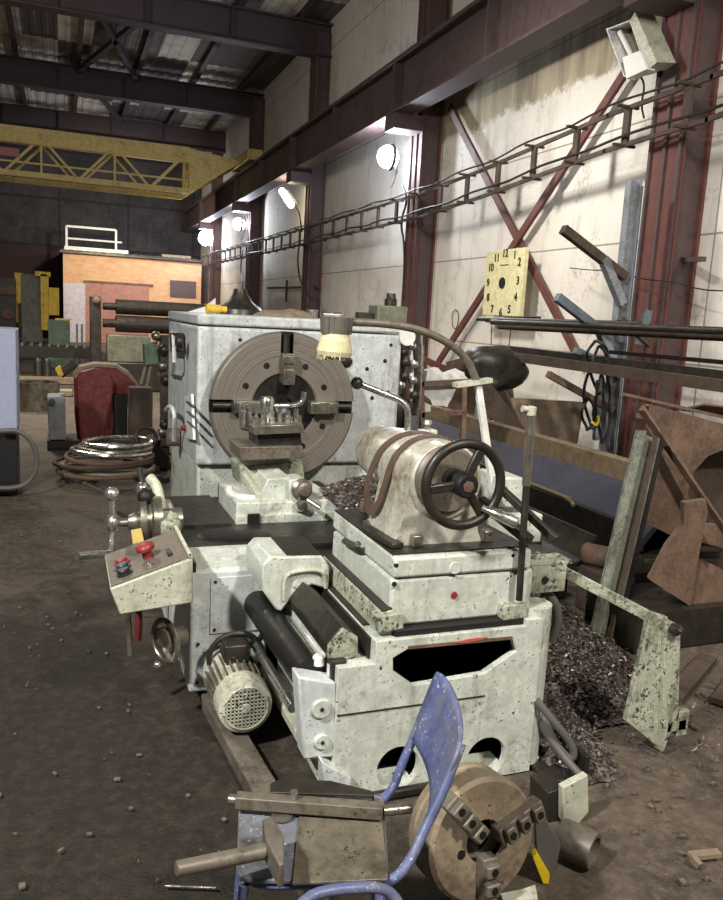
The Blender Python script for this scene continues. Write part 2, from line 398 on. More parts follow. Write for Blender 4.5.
while xx < WALLX+0.3:
    for dx, dz in ((0, 0), (0.12, 0), (0.16, 0.02), (0.28, 0.02)):
        prof.append((xx+dx, CEIL+dz))
    xx += 0.32
poly = [V((a, 0, b)) for a, b in prof]
v0 = [rf.bm.verts.new((p.x, 8.0, p.z)) for p in poly]; v1 = [rf.bm.verts.new((p.x, BACKY+0.3, p.z)) for p in poly]
v2 = [rf.bm.verts.new((p.x, 8.0, p.z+0.03)) for p in poly]; v3 = [rf.bm.verts.new((p.x, BACKY+0.3, p.z+0.03)) for p in poly]
for i in range(len(poly)-1):
    rf.bm.faces.new((v0[i], v0[i+1], v1[i+1], v1[i])); rf.bm.faces.new((v2[i], v3[i], v3[i+1], v2[i+1]))
struct(rf.build('ceiling', roof_mat(), smooth=False))

# steel frame of the hall
colspec = [(7.1, 7.65, 'nearest maroon steel column, with the floodlight fixed near its top'), (13.85, 14.4, 'maroon steel column left of the yellow clock, behind the lathe'),
           (20.8, 21.35, 'maroon steel column with the small lit tube lamp on its far side'), (28.0, 28.6, 'maroon steel column beside the inner one of the two far lamps'),
           (35.4, 36.0, 'farthest maroon steel column by the brick cabin corner')]
for i, (y0, y1, lb) in enumerate(colspec):
    t = thing('steel_column', lb, 'column', ((COLX+WALLX)/2, (y0+y1)/2, 0), group='wall columns')
    c = MB(); c.box((COLX+0.03, y0, 0), (COLX+0.06, y1, 8.9)); c.box((WALLX-0.05, y0, 0), (WALLX-0.01, y1, 8.9))
    c.build('flange', 'maroon', t, smooth=False)
    c = MB(); c.box((COLX+0.06, y0+0.06, 0), (WALLX-0.05, y0+0.09, 8.9)); c.box((COLX+0.06, y1-0.09, 0), (WALLX-0.05, y1-0.06, 8.9))
    c.build('web', 'maroon_dark', t, smooth=False)
    c = MB()
    for yy in (y0+0.02, (y0+y1)/2-0.02, y1-0.06): c.box((COLX, yy, 0), (COLX+0.03, yy+0.04, 8.9))
    c.build('rib', 'maroon_dark', t, smooth=False)
    MB().box((COLX-0.55, y0+0.05, 5.15), (COLX+0.03, y1-0.05, 5.42)).build('bracket', 'maroon_dark', t)
rb = thing('crane_runway_beam', 'long maroon crane runway beam running along the top of the right wall', 'beam', (5.85, 20, 5.43))
ys = [1.0, 7.37, 14.1, 21.1, 28.3, 35.7, 40.9]
for a, b in zip(ys, ys[1:]):
    g_ = MB(); g_.box((5.65, a+0.01, 5.43), (6.05, b-0.01, 5.47)); g_.box((5.65, a+0.01, 6.30), (6.05, b-0.01, 6.36)); g_.box((5.82, a+0.01, 5.47), (5.88, b-0.01, 6.30))
    g_.build('girder', 'maroon_dark', rb, smooth=False)
st = MB()
for a in ys[1:-1]: st.box((5.66, a-0.05, 5.47), (5.82, a+0.05, 6.30))
for a in (10.7, 17.6, 24.7, 32.0): st.box((5.67, a-0.02, 5.47), (5.82, a+0.02, 6.30))
st.build('stiffener', 'maroon_dark', rb, smooth=False)
MB().box((5.81, 1.0, 6.36), (5.89, 40.9, 6.46)).build('rail', 'dark_steel', rb)
for Y, lb in ((20.9, 'nearest dark roof beam crossing under the roof sheets'), (28.3, 'dark roof beam crossing the roof, the middle of the three'), (35.0, 'farthest dark roof beam, just above the yellow crane')):
    t = thing('roof_beam', lb, 'beam', (-1.5, Y, 8.3), group='roof beams')
    MB().box((-10, Y-0.012, 8.34), (6.6, Y+0.012, 9.05)).build('web', 'rafter', t, smooth=False)
    f_ = MB(); f_.box((-10, Y-0.18, 8.30), (6.6, Y+0.18, 8.34)); f_.box((-10, Y-0.18, 9.05), (6.6, Y+0.18, 9.09)); f_.build('flange', 'rafter', t, smooth=False)
    s_ = MB()
    for x_ in (-8, -6, -4, -2, 0, 2, 4): s_.box((x_-0.012, Y-0.16, 8.34), (x_+0.012, Y+0.16, 9.05))
    s_.build('stiffener', 'rafter', t, smooth=False)
for i, x_ in enumerate((-8.4, -6.6, -4.8, -3.0, -1.2, 0.6, 2.4, 4.2, 5.8)):
    o = single(MB().box((x_-0.07, 8.2, 9.09), (x_+0.07, 40.9, 9.23)), 'roof_purlin', 'rafter', 'dark roof purlin running lengthwise above the roof beams', 'purlin', 'roof purlins', smooth=False)
cbm = MB()
for a, b in (((0.6, 20.9), (2.4, 28.3)), ((2.4, 20.9), (0.6, 28.3)), ((0.6, 28.3), (2.4, 35.0))):
    cbm.beam((a[0], a[1], 8.98), (b[0], b[1], 8.98), 0.14, 0.14)
single(cbm, 'roof_bracing', 'rafter', 'dark crossed bracing bars under the roof between the roof beams', 'bracing', smooth=False)

# yellow bridge crane
YC = 26.6
cr_ = thing('bridge_crane', 'yellow truss bridge crane spanning the hall under the roof', 'crane', (0, YC, 5.5))
def C2(px, py, Y=YC): return A(px, py, Y=Y)
tl, tr, bl, br = C2(-60, 120), C2(189, 152), C2(-60, 162), C2(186, 190)
zt, zb = 6.62, 5.42
tl = V((-9.8, YC, zt)); tr = V((tr.x, YC, zt)); bl = V((-9.8, YC, zb)); br = V((tr.x, YC, zb))
for nm, a, b, wd, h in (('top_chord', tl, tr, 0.16, 0.2), ('bottom_chord', bl, br, 0.16, 0.16), ('top_chord', tl+V((0, 1.5, 0)), tr+V((0, 1.5, 0)), 0.16, 0.2), ('bottom_chord', bl+V((0, 1.5, 0)), br+V((0, 1.5, 0)), 0.16, 0.16)):
    MB().beam(a, b, wd, h).build(nm, 'crane_yellow', cr_, smooth=False)
MB().box((-9.8, YC-0.1, zt+0.1), (tr.x, YC+1.6, zt+0.13)).build('walkway', 'crane_yellow', cr_, smooth=False)
MB().box((-9.8, YC-0.11, zt-0.34), (tr.x, YC-0.06, zt+0.1)).build('side_plate', 'crane_yellow', cr_, smooth=False)
xs = [tr.x-0.15-1.05*i for i in range(13)]
for i in range(12):
    for dy in (0, 1.5):
        a = V((xs[i], YC+dy, zt-0.1 if i % 2 == 0 else zb)); b = V((xs[i+1], YC+dy, zb if i % 2 == 0 else zt-0.1))
        MB().beam(a, b, 0.07, 0.07).build('diagonal', 'crane_yellow', cr_, smooth=False)
    if i % 2 == 0: MB().beam(V((xs[i], YC, zb)), V((xs[i], YC, zt)), 0.06, 0.06, up=(0, 1, 0)).build('post', 'crane_yellow', cr_, smooth=False)
MB().beam(V((-9.8, YC-0.03, zb+0.33)), V((tr.x, YC-0.03, zb+0.33)), 0.06, 0.05).build('handrail', 'crane_yellow', cr_, smooth=False)
for dy in (0, 1.5):
    MB().prism([V((tr.x, YC-0.1+dy, zt+0.1)), V((5.6, YC-0.1+dy, zt-0.12)), V((5.6, YC-0.1+dy, zb+1.12)), V((tr.x, YC-0.1+dy, zb-0.08))], (0, 0.2, 0)).build('end_bracket', 'crane_yellow', cr_, smooth=False)
MB().box((5.6, YC-0.6, 6.52), (6.1, YC+2.1, 6.85)).build('end_carriage', 'crane_yellow', cr_, bevel=0.02)
for dy in (-0.3, 1.8): MB().cyl((5.78, YC+dy, 6.62), (5.92, YC+dy, 6.62), 0.16).build('wheel', 'dark_steel', cr_)
MB().box((-1.75, YC-0.16, zt-0.75), (-1.1, YC-0.12, zt-0.52)).build('sign_plate', 'red_plastic', cr_, smooth=False)

# brick cabin
mk('gate_paint', worn, (158, 112, 102), (112, 76, 70), 0.3, 0.7, chips=0.1, scale=0.5)
def brick_mat():
    s = NT('brick'); x, y, z = s.sep()
    b = s.n.new('ShaderNodeTexBrick'); s.link(s.comb(s.math('ADD', x, y), z), b.inputs['Vector'])
    for k, v in (('Scale', 1), ('Brick Width', 0.26), ('Row Height', 0.09), ('Mortar Size', 0.009), ('Bias', 0.0)): b.inputs[k].default_value = v
    b.inputs['Color1'].default_value = lin((206, 162, 120)); b.inputs['Color2'].default_value = lin((190, 144, 104)); b.inputs['Mortar'].default_value = lin((190, 168, 140))
    n = s.noise(2.0, 5, 0.7); c = s.mix(s.ramp(n, 0.4, 0.75, 0, 0.35), b.outputs['Color'], lin((150, 110, 84)))
    return s.done(c, 0.85)
CY = 37.6
p0, p1 = A(63, 253, Y=CY), A(197, 262, Y=CY); ztop = (p0.z+p1.z)/2
cb = thing('brick_cabin', 'orange brick cabin at the far end of the hall', 'cabin', (p0.x+2.5, CY, 0))
MB().box((p0.x, CY, 0), (6.1, BACKY-0.05, ztop)).build('wall', brick_mat(), cb, smooth=False)
rfm = MB().box((p0.x-0.15, CY-0.25, ztop), (6.15, BACKY-0.05, ztop+0.09)); 
for i in range(18): rfm.box((p0.x-0.1+i*0.33, CY-0.32, ztop+0.09), (p0.x+0.13+i*0.33, CY+1.5, ztop+0.13))
rfm.build('roof', 'dark_steel', cb, smooth=False)
MB().box((A(64, 300, Y=CY).x-0.02, CY-0.03, A(64, 322, Y=CY).z-1.5), (A(85, 300, Y=CY).x, CY, A(70, 283, Y=CY).z)).build('plaster_patch', 'plaster', cb, smooth=False)
dr = MB().box((A(86, 300, Y=CY).x, CY-0.05, 0), (A(149, 300, Y=CY).x, CY, A(110, 284, Y=CY).z)).build('gate', 'gate_paint', cb, smooth=False)
MB().box((A(86, 300, Y=CY).x-0.1, CY-0.07, A(110, 284, Y=CY).z), (A(153, 300, Y=CY).x, CY, A(110, 284, Y=CY).z+0.1)).build('lintel', 'rust', dr, smooth=False)
MB().box((A(170, 290, Y=CY).x, CY-0.04, A(170, 297, Y=CY).z), (A(196, 290, Y=CY).x, CY, A(170, 280, Y=CY).z)).build('window_panel', 'maroon_dark', cb, smooth=False)
gr = thing('roof_guard_rail', 'white tube guard rail on the brick cabin roof', 'railing', (p0.x+1, CY+0.3, ztop+0.13))
r0, r1 = A(66.5, 226, Y=CY+0.3), A(116, 230, Y=CY+0.3); zr = ztop+0.13
for xx_ in (r0.x, r1.x): MB().beam((xx_, CY+0.3, zr), (xx_, CY+0.3, r0.z), 0.09, 0.09, up=(0, 1, 0)).build('post', 'white_dusty', gr, smooth=False)
MB().beam((r0.x, CY+0.3, r0.z), (r1.x, CY+0.3, r0.z), 0.09, 0.09).build('top_rail', 'white_dusty', gr, smooth=False)
MB().beam((r0.x, CY+0.3, (r0.z+zr)/2), (r1.x+0.25, CY+0.3, (r0.z+zr)/2), 0.07, 0.07).build('middle_rail', 'white_dusty', gr, smooth=False)
single(MB().box((r0.x-0.1, CY-0.1, zr), (r1.x+0.5, CY+0.2, zr+0.16)), 'pale_board', 'white_dusty', 'pale boards lying on the cabin roof beneath the guard rail', 'board')
single(MB().box((r1.x+2.0, CY+0.2, zr), (r1.x+3.3, CY+0.9, zr+0.14)), 'board_bundle', 'board', 'short bundle of boards lying at the right end of the cabin roof', 'board')

# ------------------------------------------------------------------ wall fittings on the right
for a, b, lb in (((450, 107), (581, 362), 'maroon diagonal wall brace falling from upper left to lower right behind the clock'), ((632, 62), (436, 366), 'maroon diagonal wall brace rising from lower left to the floodlight')):
    X_ = 6.50 if a[0] < 500 else 6.44
    single(MB().beam(A(*a, X=X_), A(*b, X=X_), 0.12, 0.05, up=(-1, 0, 0)), 'wall_brace', 'maroon', lb, 'brace', 'crossed wall braces', smooth=False)
# cable ladder
ladder = [(2.0, 4.50), (6.6, 4.27), (8.2, 4.24), (11.2, 4.06), (13.4, 3.98), (18.8, 3.98), (24, 3.98), (30, 4.02), (37, 4.05)]
ct = thing('cable_ladder', 'rusty cable ladder running along the right wall in front of the columns', 'cable ladder', (6.0, 14, 3.5))
XT = 6.04
def zl(y):
    for (a, za), (b, zb_) in zip(ladder, ladder[1:]):
        if a <= y <= b: return za+(zb_-za)*(y-a)/(b-a)
    return ladder[-1][1]
for nm, dz in (('top_rail', 0), ('bottom_rail', -0.40)):
    q = MB()
    for (a, za), (b, zb_) in zip(ladder, ladder[1:]): q.beam((XT, a-0.02, za+dz), (XT, b+0.02, zb_+dz), 0.03, 0.05)
    q.build(nm, 'rust_dark', ct, smooth=False)
y_ = 6.9; 
while y_ < 36:
    z_ = zl(y_)
    MB().box((XT-0.02, y_-0.05, z_-0.40), (XT+0.02, y_+0.05, z_)).build('rung', 'rust_dark', ct, smooth=False)
    for dz in (0.01, -0.41): MB().beam((XT-0.16, y_, z_+dz), (XT+0.14, y_, z_+dz), 0.035, 0.03).build('arm', 'rust_dark', ct, smooth=False)
    y_ += 0.95
for k, (dz, rr, lb) in enumerate(((0.05, 0.013, 'thin black cable sagging along the top of the cable ladder'), (-0.34, 0.016, 'black cable lying on the lower rail of the cable ladder'))):
    pts = [(XT-0.04+0.03*math.sin(i*1.7+k), 3.0+i*0.5, zl(3.0+i*0.5)+dz+0.035*abs(math.sin(i*0.8+k))) for i in range(66)]
    single(MB().tube(pts, rr, 6, 1), 'power_cable', 'cable', lb, 'cable', 'cables on the ladder')
# clock
ck = [A(487, 250, X=6.24), A(525, 249, X=6.24), A(519, 316, X=6.24), A(482, 316, X=6.24)]
yA, yB = (ck[0].y+ck[3].y)/2, (ck[1].y+ck[2].y)/2; zA, zB = (ck[2].z+ck[3].z)/2, (ck[0].z+ck[1].z)/2
cko = thing('wall_clock', 'large yellow square wall clock without hands on the white wall', 'clock', (6.28, (yA+yB)/2, zA))
CW, CH = yA-yB, zB-zA; cyc, czc = (yA+yB)/2, (zA+zB)/2
MB().box((6.24, yB, zA), (6.32, yA, zB)).build('face', 'clock_yellow', cko, bevel=0.012)
MB().cyl((6.225, cyc, czc), (6.24, cyc, czc), 0.085).build('hub', 'black', cko)
MB().box((6.236, cyc-0.14, czc+CH*0.26), (6.24, cyc+0.1, czc+CH*0.275)).build('marking', 'black', cko, smooth=False)
pos = {12: (0.02, .44), 1: (.27, .40), 2: (.40, .29), 3: (.40, 0.02), 4: (.38, -.22), 5: (.24, -.40), 6: (.02, -.45), 7: (-.22, -.40), 8: (-.36, -.22), 9: (-.39, 0.01), 10: (-.34, .24), 11: (-.2, .38)}
for n_, (u, v) in pos.items():
    cu = bpy.data.curves.new('numeral', 'FONT'); cu.body = str(n_); cu.size = 0.165; cu.extrude = 0.003; cu.offset = 0.003; cu.align_x = 'CENTER'; cu.align_y = 'CENTER'
    to = bpy.data.objects.new('numeral_text', cu); COL.objects.link(to); bpy.context.view_layer.update()
    me = bpy.data.meshes.new_from_object(to.evaluated_get(bpy.context.evaluated_depsgraph_get())); bpy.data.objects.remove(to)
    me.materials.clear(); me.materials.append(MT['black'])
    no = bpy.data.objects.new('numeral', me); COL.objects.link(no); no.parent = cko
    R3 = Matrix(((0, 0, -1), (-1, 0, 0), (0, 1, 0))).to_4x4()     # text x -> -Y, text y -> Z, normal -> -X
    no.matrix_basis = world(cko).inverted() @ Matrix.Translation((6.235, cyc-u*CW, czc+v*CH)) @ R3
# wire brackets below the clock
single(MB().tube([A(492, 322, X=6.3), A(491, 345, X=6.3)], 0.008).tube([A(512, 322, X=6.3), A(508, 352, X=6.3)], 0.008).tube([A(524, 318, X=6.3), A(523, 330, X=6.3)], 0.008).beam(A(486, 321, X=6.45), A(540, 318, X=6.45), 0.03, 0.05), 'wire_hanger', 'dark_steel', 'thin dark wire hangers on the wall under the yellow clock', 'hanger')
# floodlight on the near column
fl = thing('floodlight', 'open white box floodlight tilted on top of the nearest maroon column', 'lamp', A(630, 55, X=5.95))
P = lambda a, b, X=5.95: A(a, b, X=X)
fb = [P(606, 28), P(622, 76)]
sh = MB()
q0, q1, q2, q3 = P(606, 29), P(624, 77), P(647, 70), P(630, 20)
back = V((0.28, -0.02, 0.05))
nrm = back
for a, b in ((q0, q1), (q1, q2), (q2, q3), (q3, q0)):
    d_ = (b-a); n2 = d_.cross(nrm).normalized()*0.012
    sh.prism([a, b, b+nrm, a+nrm], n2)
sh.build('housing', 'white_dusty', fl, smooth=False)
MB().prism([q0+nrm, q1+nrm, q2+nrm, q3+nrm], nrm*0.06).build('back_plate', 'rust', fl, smooth=False)
MB().prism([P(630, 20, 5.94), P(635, 12, 5.94), P(657, 62, 5.94), P(648, 70, 5.94)], (0.25, 0, 0.03)).build('side_flap', 'cream_paint', fl, smooth=False)
MB().prism([P(622, 57, 5.9), P(640, 50, 5.9), P(647, 69, 5.9), P(626, 79, 5.9)], (0.12, 0, 0.0)).build('gear_box', 'white_plastic', fl, bevel=0.01)
MB().cyl(P(620, 32, 6.05), P(632, 56, 6.05), 0.03).build('bulb', 'white_plastic', fl)
MB().box((6.18, 7.3, 4.35), (6.3, 7.5, 4.6)).build('mount', 'dark_steel', fl)
single(MB().tube([A(640, 75, X=6.1), A(645, 85, X=6.1), A(641, 105, X=6.1), A(644, 118, X=6.1)], 0.012, 8, 2), 'lamp_lead', 'cable', 'short dark lead hanging from the floodlight to the cable ladder', 'cable')
# lit lamps
def wall_lamp(px, py, X, lb, watts, r=0.09, colr=(0.86, 0.92, 1.0)):
    c = A(px, py, X=X); t = thing('wall_lamp', lb, 'lamp', c)
    MB().lathe(c+V((0.02, 0, 0)), (1, 0, -0.0), [(0, r*0.9), (0.05, r), (0.14, r*0.45), (0.2, 0.03)], 20).build('reflector', 'dark_steel', t)
    MB().ball(c, r*0.85).build('bulb', 'lamp_glow', t)
    MB().tube([c+V((0.15, 0, 0)), c+V((0.2, 0, -0.25)), c+V((0.1, 0, -0.55))], 0.02).build('bracket', 'dark_steel', t)
    l = bpy.data.lights.new('lamp_light', 'POINT'); l.energy = watts; l.color = colr; l.shadow_soft_size = 0.1
    lo = bpy.data.objects.new('lamp_light', l); COL.objects.link(lo); lo.location = c+V((-0.25, -0.1, 0)); return t
wall_lamp(388, 157, 5.95, 'glaring white lamp on the column nearest the clock', 300, 0.25)
wall_lamp(239, 224, 5.95, 'glaring white lamp far down the wall, the right one of the far pair', 300, 0.25)
wall_lamp(206, 238, 5.95, 'glaring white lamp near the cabin roof, the left one of the far pair', 320, 0.38)
tl_ = thing('tube_lamp', 'short lit tube lamp tilted on the wall column', 'lamp', A(287, 197, X=6.0))
a, b = A(282, 191, X=5.9), A(291, 205, X=5.9)
MB().cyl(a, b, 0.09).build('tube', 'tube_glow', tl_)
MB().beam(a+V((0.1, 0, 0.02)), b+V((0.1, 0, 0.02)), 0.2, 0.05).build('housing', 'white_dusty', tl_)
MB().tube([b+V((0.1, 0, 0)), A(299, 212, X=6.1), A(302, 232, X=6.15)], 0.02).build('arm', 'dark_steel', tl_)

# cables dropping from the ladder, hooks on the wall
for k, (pts, lb) in enumerate((
    ([(300, 238), (297, 262), (301, 285), (312, 300)], 'dark cable hanging from the ladder behind the rag on the headstock'),
    ([(243, 250), (240, 270), (244, 288), (238, 300)], 'pale cable drooping below the right lamp of the far pair'),
    ([(402, 185), (408, 200), (400, 222), (405, 246), (403, 300)], 'cable running down the column beside the nearest glaring lamp'))):
    single(MB().tube([A(u, v, X=6.08) for u, v in pts], 0.022, 6, 2), 'hanging_cable', 'cable' if k != 1 else 'hose_grey', lb, 'cable')
tj = MB(); tj.beam(A(268, 288, X=6.45), A(318, 287, X=6.45), 0.08, 0.06); tj.beam(A(287, 280, X=6.45), A(286, 302, X=6.45), 0.05, 0.08)
single(tj, 'wall_pipe_tee', 'rust_dark', 'dark pipe tee fixed low on the wall behind the headstock', 'pipe')
single(MB().beam(A(684, 260, X=6.45), A(702, 259, X=6.0), 0.08, 0.05), 'wall_hook', 'rust_dark', 'rusty stub bracket on the wall right of the nearest column', 'bracket')
single(MB().tube([A(u, v, X=6.57) for u, v in ((452, 312), (457, 309), (459, 318), (456, 330), (452, 326))], 0.008, 6, 1, closed=True), 'wire_loop', 'dark_steel', 'small wire loop hanging on the wall left of the clock', 'wire')

# ------------------------------------------------------------------ the lathe
L = thing('lathe', 'big pale green-grey lathe in the middle of the workshop with a large round faceplate', 'lathe', (1.3, 4.0, 0))
AX, AZ = 1.345, 1.17; FX, FZ = 1.372, 1.145                                     # spindle axis
# pedestal with openings
YF = 2.45
ped = MB().prism([V((x_, YF, z_)) for x_, z_ in ((.90, 0), (1.735, 0), (1.735, .64), (1.66, .64), (1.66, .615), (1.04, .615), (1.04, .53), (.90, .53))], (0, .8, 0)).build('pedestal', 'lathe_paint', L, smooth=False)
octo = [A(*p, Y=YF) for p in ((393, 658), (408, 649), (512, 639), (517, 651), (484, 674), (414, 686), (393, 671))]
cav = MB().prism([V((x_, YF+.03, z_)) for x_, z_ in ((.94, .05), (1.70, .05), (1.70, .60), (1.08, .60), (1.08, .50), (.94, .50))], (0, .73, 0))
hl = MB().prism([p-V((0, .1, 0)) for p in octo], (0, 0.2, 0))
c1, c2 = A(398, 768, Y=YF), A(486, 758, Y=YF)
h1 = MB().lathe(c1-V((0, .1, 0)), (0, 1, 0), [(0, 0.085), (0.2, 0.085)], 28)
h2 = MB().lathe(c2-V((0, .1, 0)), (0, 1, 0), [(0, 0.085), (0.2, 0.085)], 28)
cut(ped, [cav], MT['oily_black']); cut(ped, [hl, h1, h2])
b_ = ped.modifiers.new('bevel', 'BEVEL'); b_.width = 0.012; b_.segments = 2; b_.limit_method = 'ANGLE'; b_.angle_limit = math.radians(50)
MB().lathe((1.735, 2.53, 0.02), (0, 0, 1), [(0, 0.075), (0.655, 0.075)], 20).build('corner_column', 'lathe_paint', L)
lip = MB().prism([octo[1]+V((0, -.004, 0)), octo[2]+V((0, -.004, 0)), octo[2]+V((0, -.004, .012)), octo[1]+V((0, -.004, .012))], (0, 0.02, 0))
lip.build('opening_lip', 'rust', L)
MB().prism([A(*p, Y=YF-0.006) for p in ((454, 643), (468, 639.5), (480, 638), (488, 637.5), (482, 640), (466, 643))], (0, 0.007, 0)).build('red_marking', 'red_stain', L, smooth=False)
ledge = MB().box((0.915, YF-0.03, 0.0), (1.3, YF+0.0, 0.035)).build('foot', 'oily', L, bevel=0.01)
MB().prism([A(322, 762, Y=2.42), A(352, 778, Y=2.42), A(350, 800, Y=2.42), A(325, 790, Y=2.42)], (0, 0.12, 0)).build('gusset', 'lathe_paint_clean', L, bevel=0.006)
MB().box((0.905, YF-0.004, 0.35), (1.5, YF, 0.354)).build('seam', 'oily', L, smooth=False)
# bed and ways
MB().box((0.98, 3.25, 0.12), (1.70, 5.2, 0.60)).build('bed', 'oily', L, bevel=0.01)
wy = [A(*p, Y=2.52) for p in ((327, 645), (342, 627), (357, 636), (357, 654.5), (346, 658), (327, 657))]
MB().prism(wy, (0, 1.0, 0)).build('front_way', 'dark_steel', L, bevel=0.006)
MB().prism([p-V((0, .012, 0)) for p in wy], (0, 0.014, 0)).build('way_end_cap', 'green_grime', L, bevel=0.003)
MB().box((1.60, 2.6, 0.62), (1.73, 3.6, 0.625)).build('rear_way', 'dark_steel', L)
MB().box((1.03, 2.50, 0.53), (1.042, 3.3, 0.61)).box((1.045, 2.60, 0.612), (1.70, 3.6, 0.622)).build('way_step', 'oily', L)
rl = MB(); a = A(334, 671, Y=2.5); b = A(297, 622, Y=3.05)
rl.beam(a, b, 0.035, 0.05); rl.build('rack_rail', 'white_dusty', L, bevel=0.004)
MB().box(A(331, 683, Y=2.48), V((A(347, 660, Y=2.48).x, 2.56, A(347, 660, Y=2.48).z))).build('rail_end_block', 'oily', L, bevel=0.004)
sc = A(309, 676, Y=2.55); MB().cyl(sc, V((sc.x-0.02, 3.5, sc.z)), 0.062, n=24).build('lead_screw_cover', 'oily_black', L)
s2 = A(322, 667, Y=2.56); MB().cyl(s2, V((s2.x, 3.45, s2.z)), 0.016).build('shift_shaft', 'bright_steel', L)
s3 = A(293, 708, Y=2.62); MB().cyl(s3, V((s3.x-0.01, 3.45, s3.z)), 0.02).build('feed_rod', 'bright_steel', L)
MB().beam(A(322, 770, Y=2.5), V((A(322, 770, Y=2.5).x-0.02, 3.4, A(322, 770, Y=2.5).z+0.02)), 0.05, 0.04).build('lower_rail', 'cream_paint', L, bevel=0.005)
e0, e1 = A(298, 677, Y=2.46), A(336, 758, Y=2.46)
MB().prism([e0, A(336, 683, Y=2.46), A(337, 757, Y=2.46), A(304, 760, Y=2.46)], (0, 0.09, 0)).build('end_bearing_box', 'lathe_paint_clean', L, bevel=0.008)
for p, r in (((321, 708), 0.036), ((321.5, 741), 0.028)):
    c = A(*p, Y=2.46); q = MB().lathe(c, (0, -1, 0), [(0, r), (0.008, r), (0.012, r*0.9)], 24).build('bearing_cover', 'lathe_paint', L)
    MB().lathe(c-V((0, .011, 0)), (0, -1, 0), [(0, 0.008), (0.006, 0.006)], 10).build('screw', 'oily', q)
c = A(318, 671, Y=2.56); MB().lathe(V((c.x, 2.56, e0.z-0.01)), (0, 0, 1), [(0, 0.022), (0.03, 0.022), (0.036, 0.016)], 18).build('oil_cap', 'white_plastic', L)
# apron, saddle
ap = MB().box((0.515, 3.30, 0.07), (0.86, 4.5, 0.63)).build('apron', 'lathe_paint_clean', L, bevel=0.012)
MB().box((0.60, 3.292, 0.34), (0.83, 3.30, 0.60)).build('apron_cover', 'lathe_paint_clean', ap, bevel=0.003)
for u, v in ((.62, .58), (.81, .58), (.62, .36), (.81, .36), (.55, .3), (.55, .12), (.7, .3)):
    MB().lathe((u, 3.293, v), (0, -1, 0), [(0, 0.008), (0.005, 0.007)], 8).build('screw', 'oily', ap)
MB().lathe((0.845, 3.296, 0.44), (0, -1, 0), [(0, 0.014), (0.02, 0.012)], 12).build('plug', 'oily', ap)
MB().box((0.50, 3.56, 0.60), (1.80, 4.62, 0.645)).build('saddle', 'oily', L, bevel=0.01)
MB().prism([V((.515, 3.31, .60)), V((.515, 3.31, .635)), V((.515, 3.57, .66)), V((.515, 3.57, .60))], (.36, 0, 0)).build('saddle_front', 'lathe_paint', L, bevel=0.006)
wing = [A(*p, Y=3.02) for p in ((262, 566), (270, 557), (322, 556), (330, 567), (329, 590), (312, 585), (296, 592), (281, 612), (276, 610), (262, 590))]
MB().prism(wing, (0, 0.30, 0)).build('saddle_wing', 'lathe_paint', L, bevel=0.008)
MB().tube([A(284, 600, Y=3.01), A(284, 580, Y=3.01), A(290, 572, Y=3.01), A(318, 569, Y=3.01), A(325, 575, Y=3.01), A(326, 588, Y=3.01)], 0.009, 8, 2).build('wing_rib', 'cream_paint', L)
wt0, wt1 = A(270, 557, Y=3.02), A(322, 556, Y=3.02); MB().box((wt0.x, 3.03, wt1.z-.01), (wt1.x, 3.32, wt1.z+.006)).build('wing_top', 'oily', L, bevel=0.004)
MB().ball((.80, 3.78, .645), .17, (1.1, .8, .12), 20).build('oily_rag', 'oily_black', L)
MB().box((.50, 3.95, .645), (.82, 4.6, .66)).build('slide_guard', 'oily', L)
# cross slide
MB().box((0.855, 4.0, 0.63), (1.42, 4.5, 0.755)).build('cross_slide', 'lathe_paint', L, bevel=0.008)
MB().box((0.85, 3.98, 0.60), (1.62, 4.02, 0.69)).build('slide_apron', 'lathe_paint', L, bevel=0.006)
MB().box((0.91, 3.965, 0.635), (0.975, 3.985, 0.70)).build('wiper', 'black', L, bevel=0.004)
MB().beam((1.42, 4.03, 0.635), (1.95, 4.03, 0.66), 0.06, 0.13).build('slide_extension', 'green_grime', L, bevel=0.004)
ts = [A(*p, Y=4.05) for p in ((262, 502), (262, 492), (268, 479), (291, 477), (291, 500))]
tsd = MB().prism(ts, (0, 0.5, 0)).build('top_slide', 'lathe_paint', L, bevel=0.008)
MB().prism([A(*p, Y=4.4) for p in ((240, 466), (303, 461), (305, 480), (243, 488))], (0, 0.3, 0)).build('top_slide_body', 'green_grime', L, bevel=0.01)
g2 = MB(); g2.beam(A(248, 470, Y=4.4), A(266, 494, Y=4.06), 0.05, 0.05); g2.beam(A(243, 474, Y=4.4), A(259, 497, Y=4.06), 0.03, 0.04); g2.build('gib_strip', 'cream_paint', tsd, bevel=0.006)
hb = A(299, 497, Y=4.0)
MB().prism([A(*p, Y=4.0) for p in ((289, 480), (303, 478), (309, 484), (309, 509), (297, 513), (290, 500))], (0, 0.14, 0)).build('slide_gearbox', 'lathe_paint', L, bevel=0.012)
dk = MB(); dk.lathe(A(301, 489, Y=4.0), (0.1, -1, 0), [(0, 0.058), (0.015, 0.06), (0.03, 0.045), (0.05, 0.045), (0.055, 0.03), (0.075, 0.025)], 22); dk.build('slide_dial', 'steel', L)
dk = MB(); dk.lathe(A(300, 504, Y=4.0), (0.1, -1, 0), [(0, 0.04), (0.02, 0.042), (0.045, 0.03), (0.06, 0.02)], 20); dk.build('slide_shaft', 'bright_steel', L)
MB().cyl(A(308, 500, Y=3.95), A(320, 508, Y=3.9), 0.012).build('slide_crank', 'bright_steel', L)
MB().tube([A(229, 488, Y=4.15), A(230, 494, Y=4.12), A(240, 498, Y=4.1), A(256, 499, Y=4.1)], 0.022, 8, 2).build('guard_lip', 'white_dusty', L)
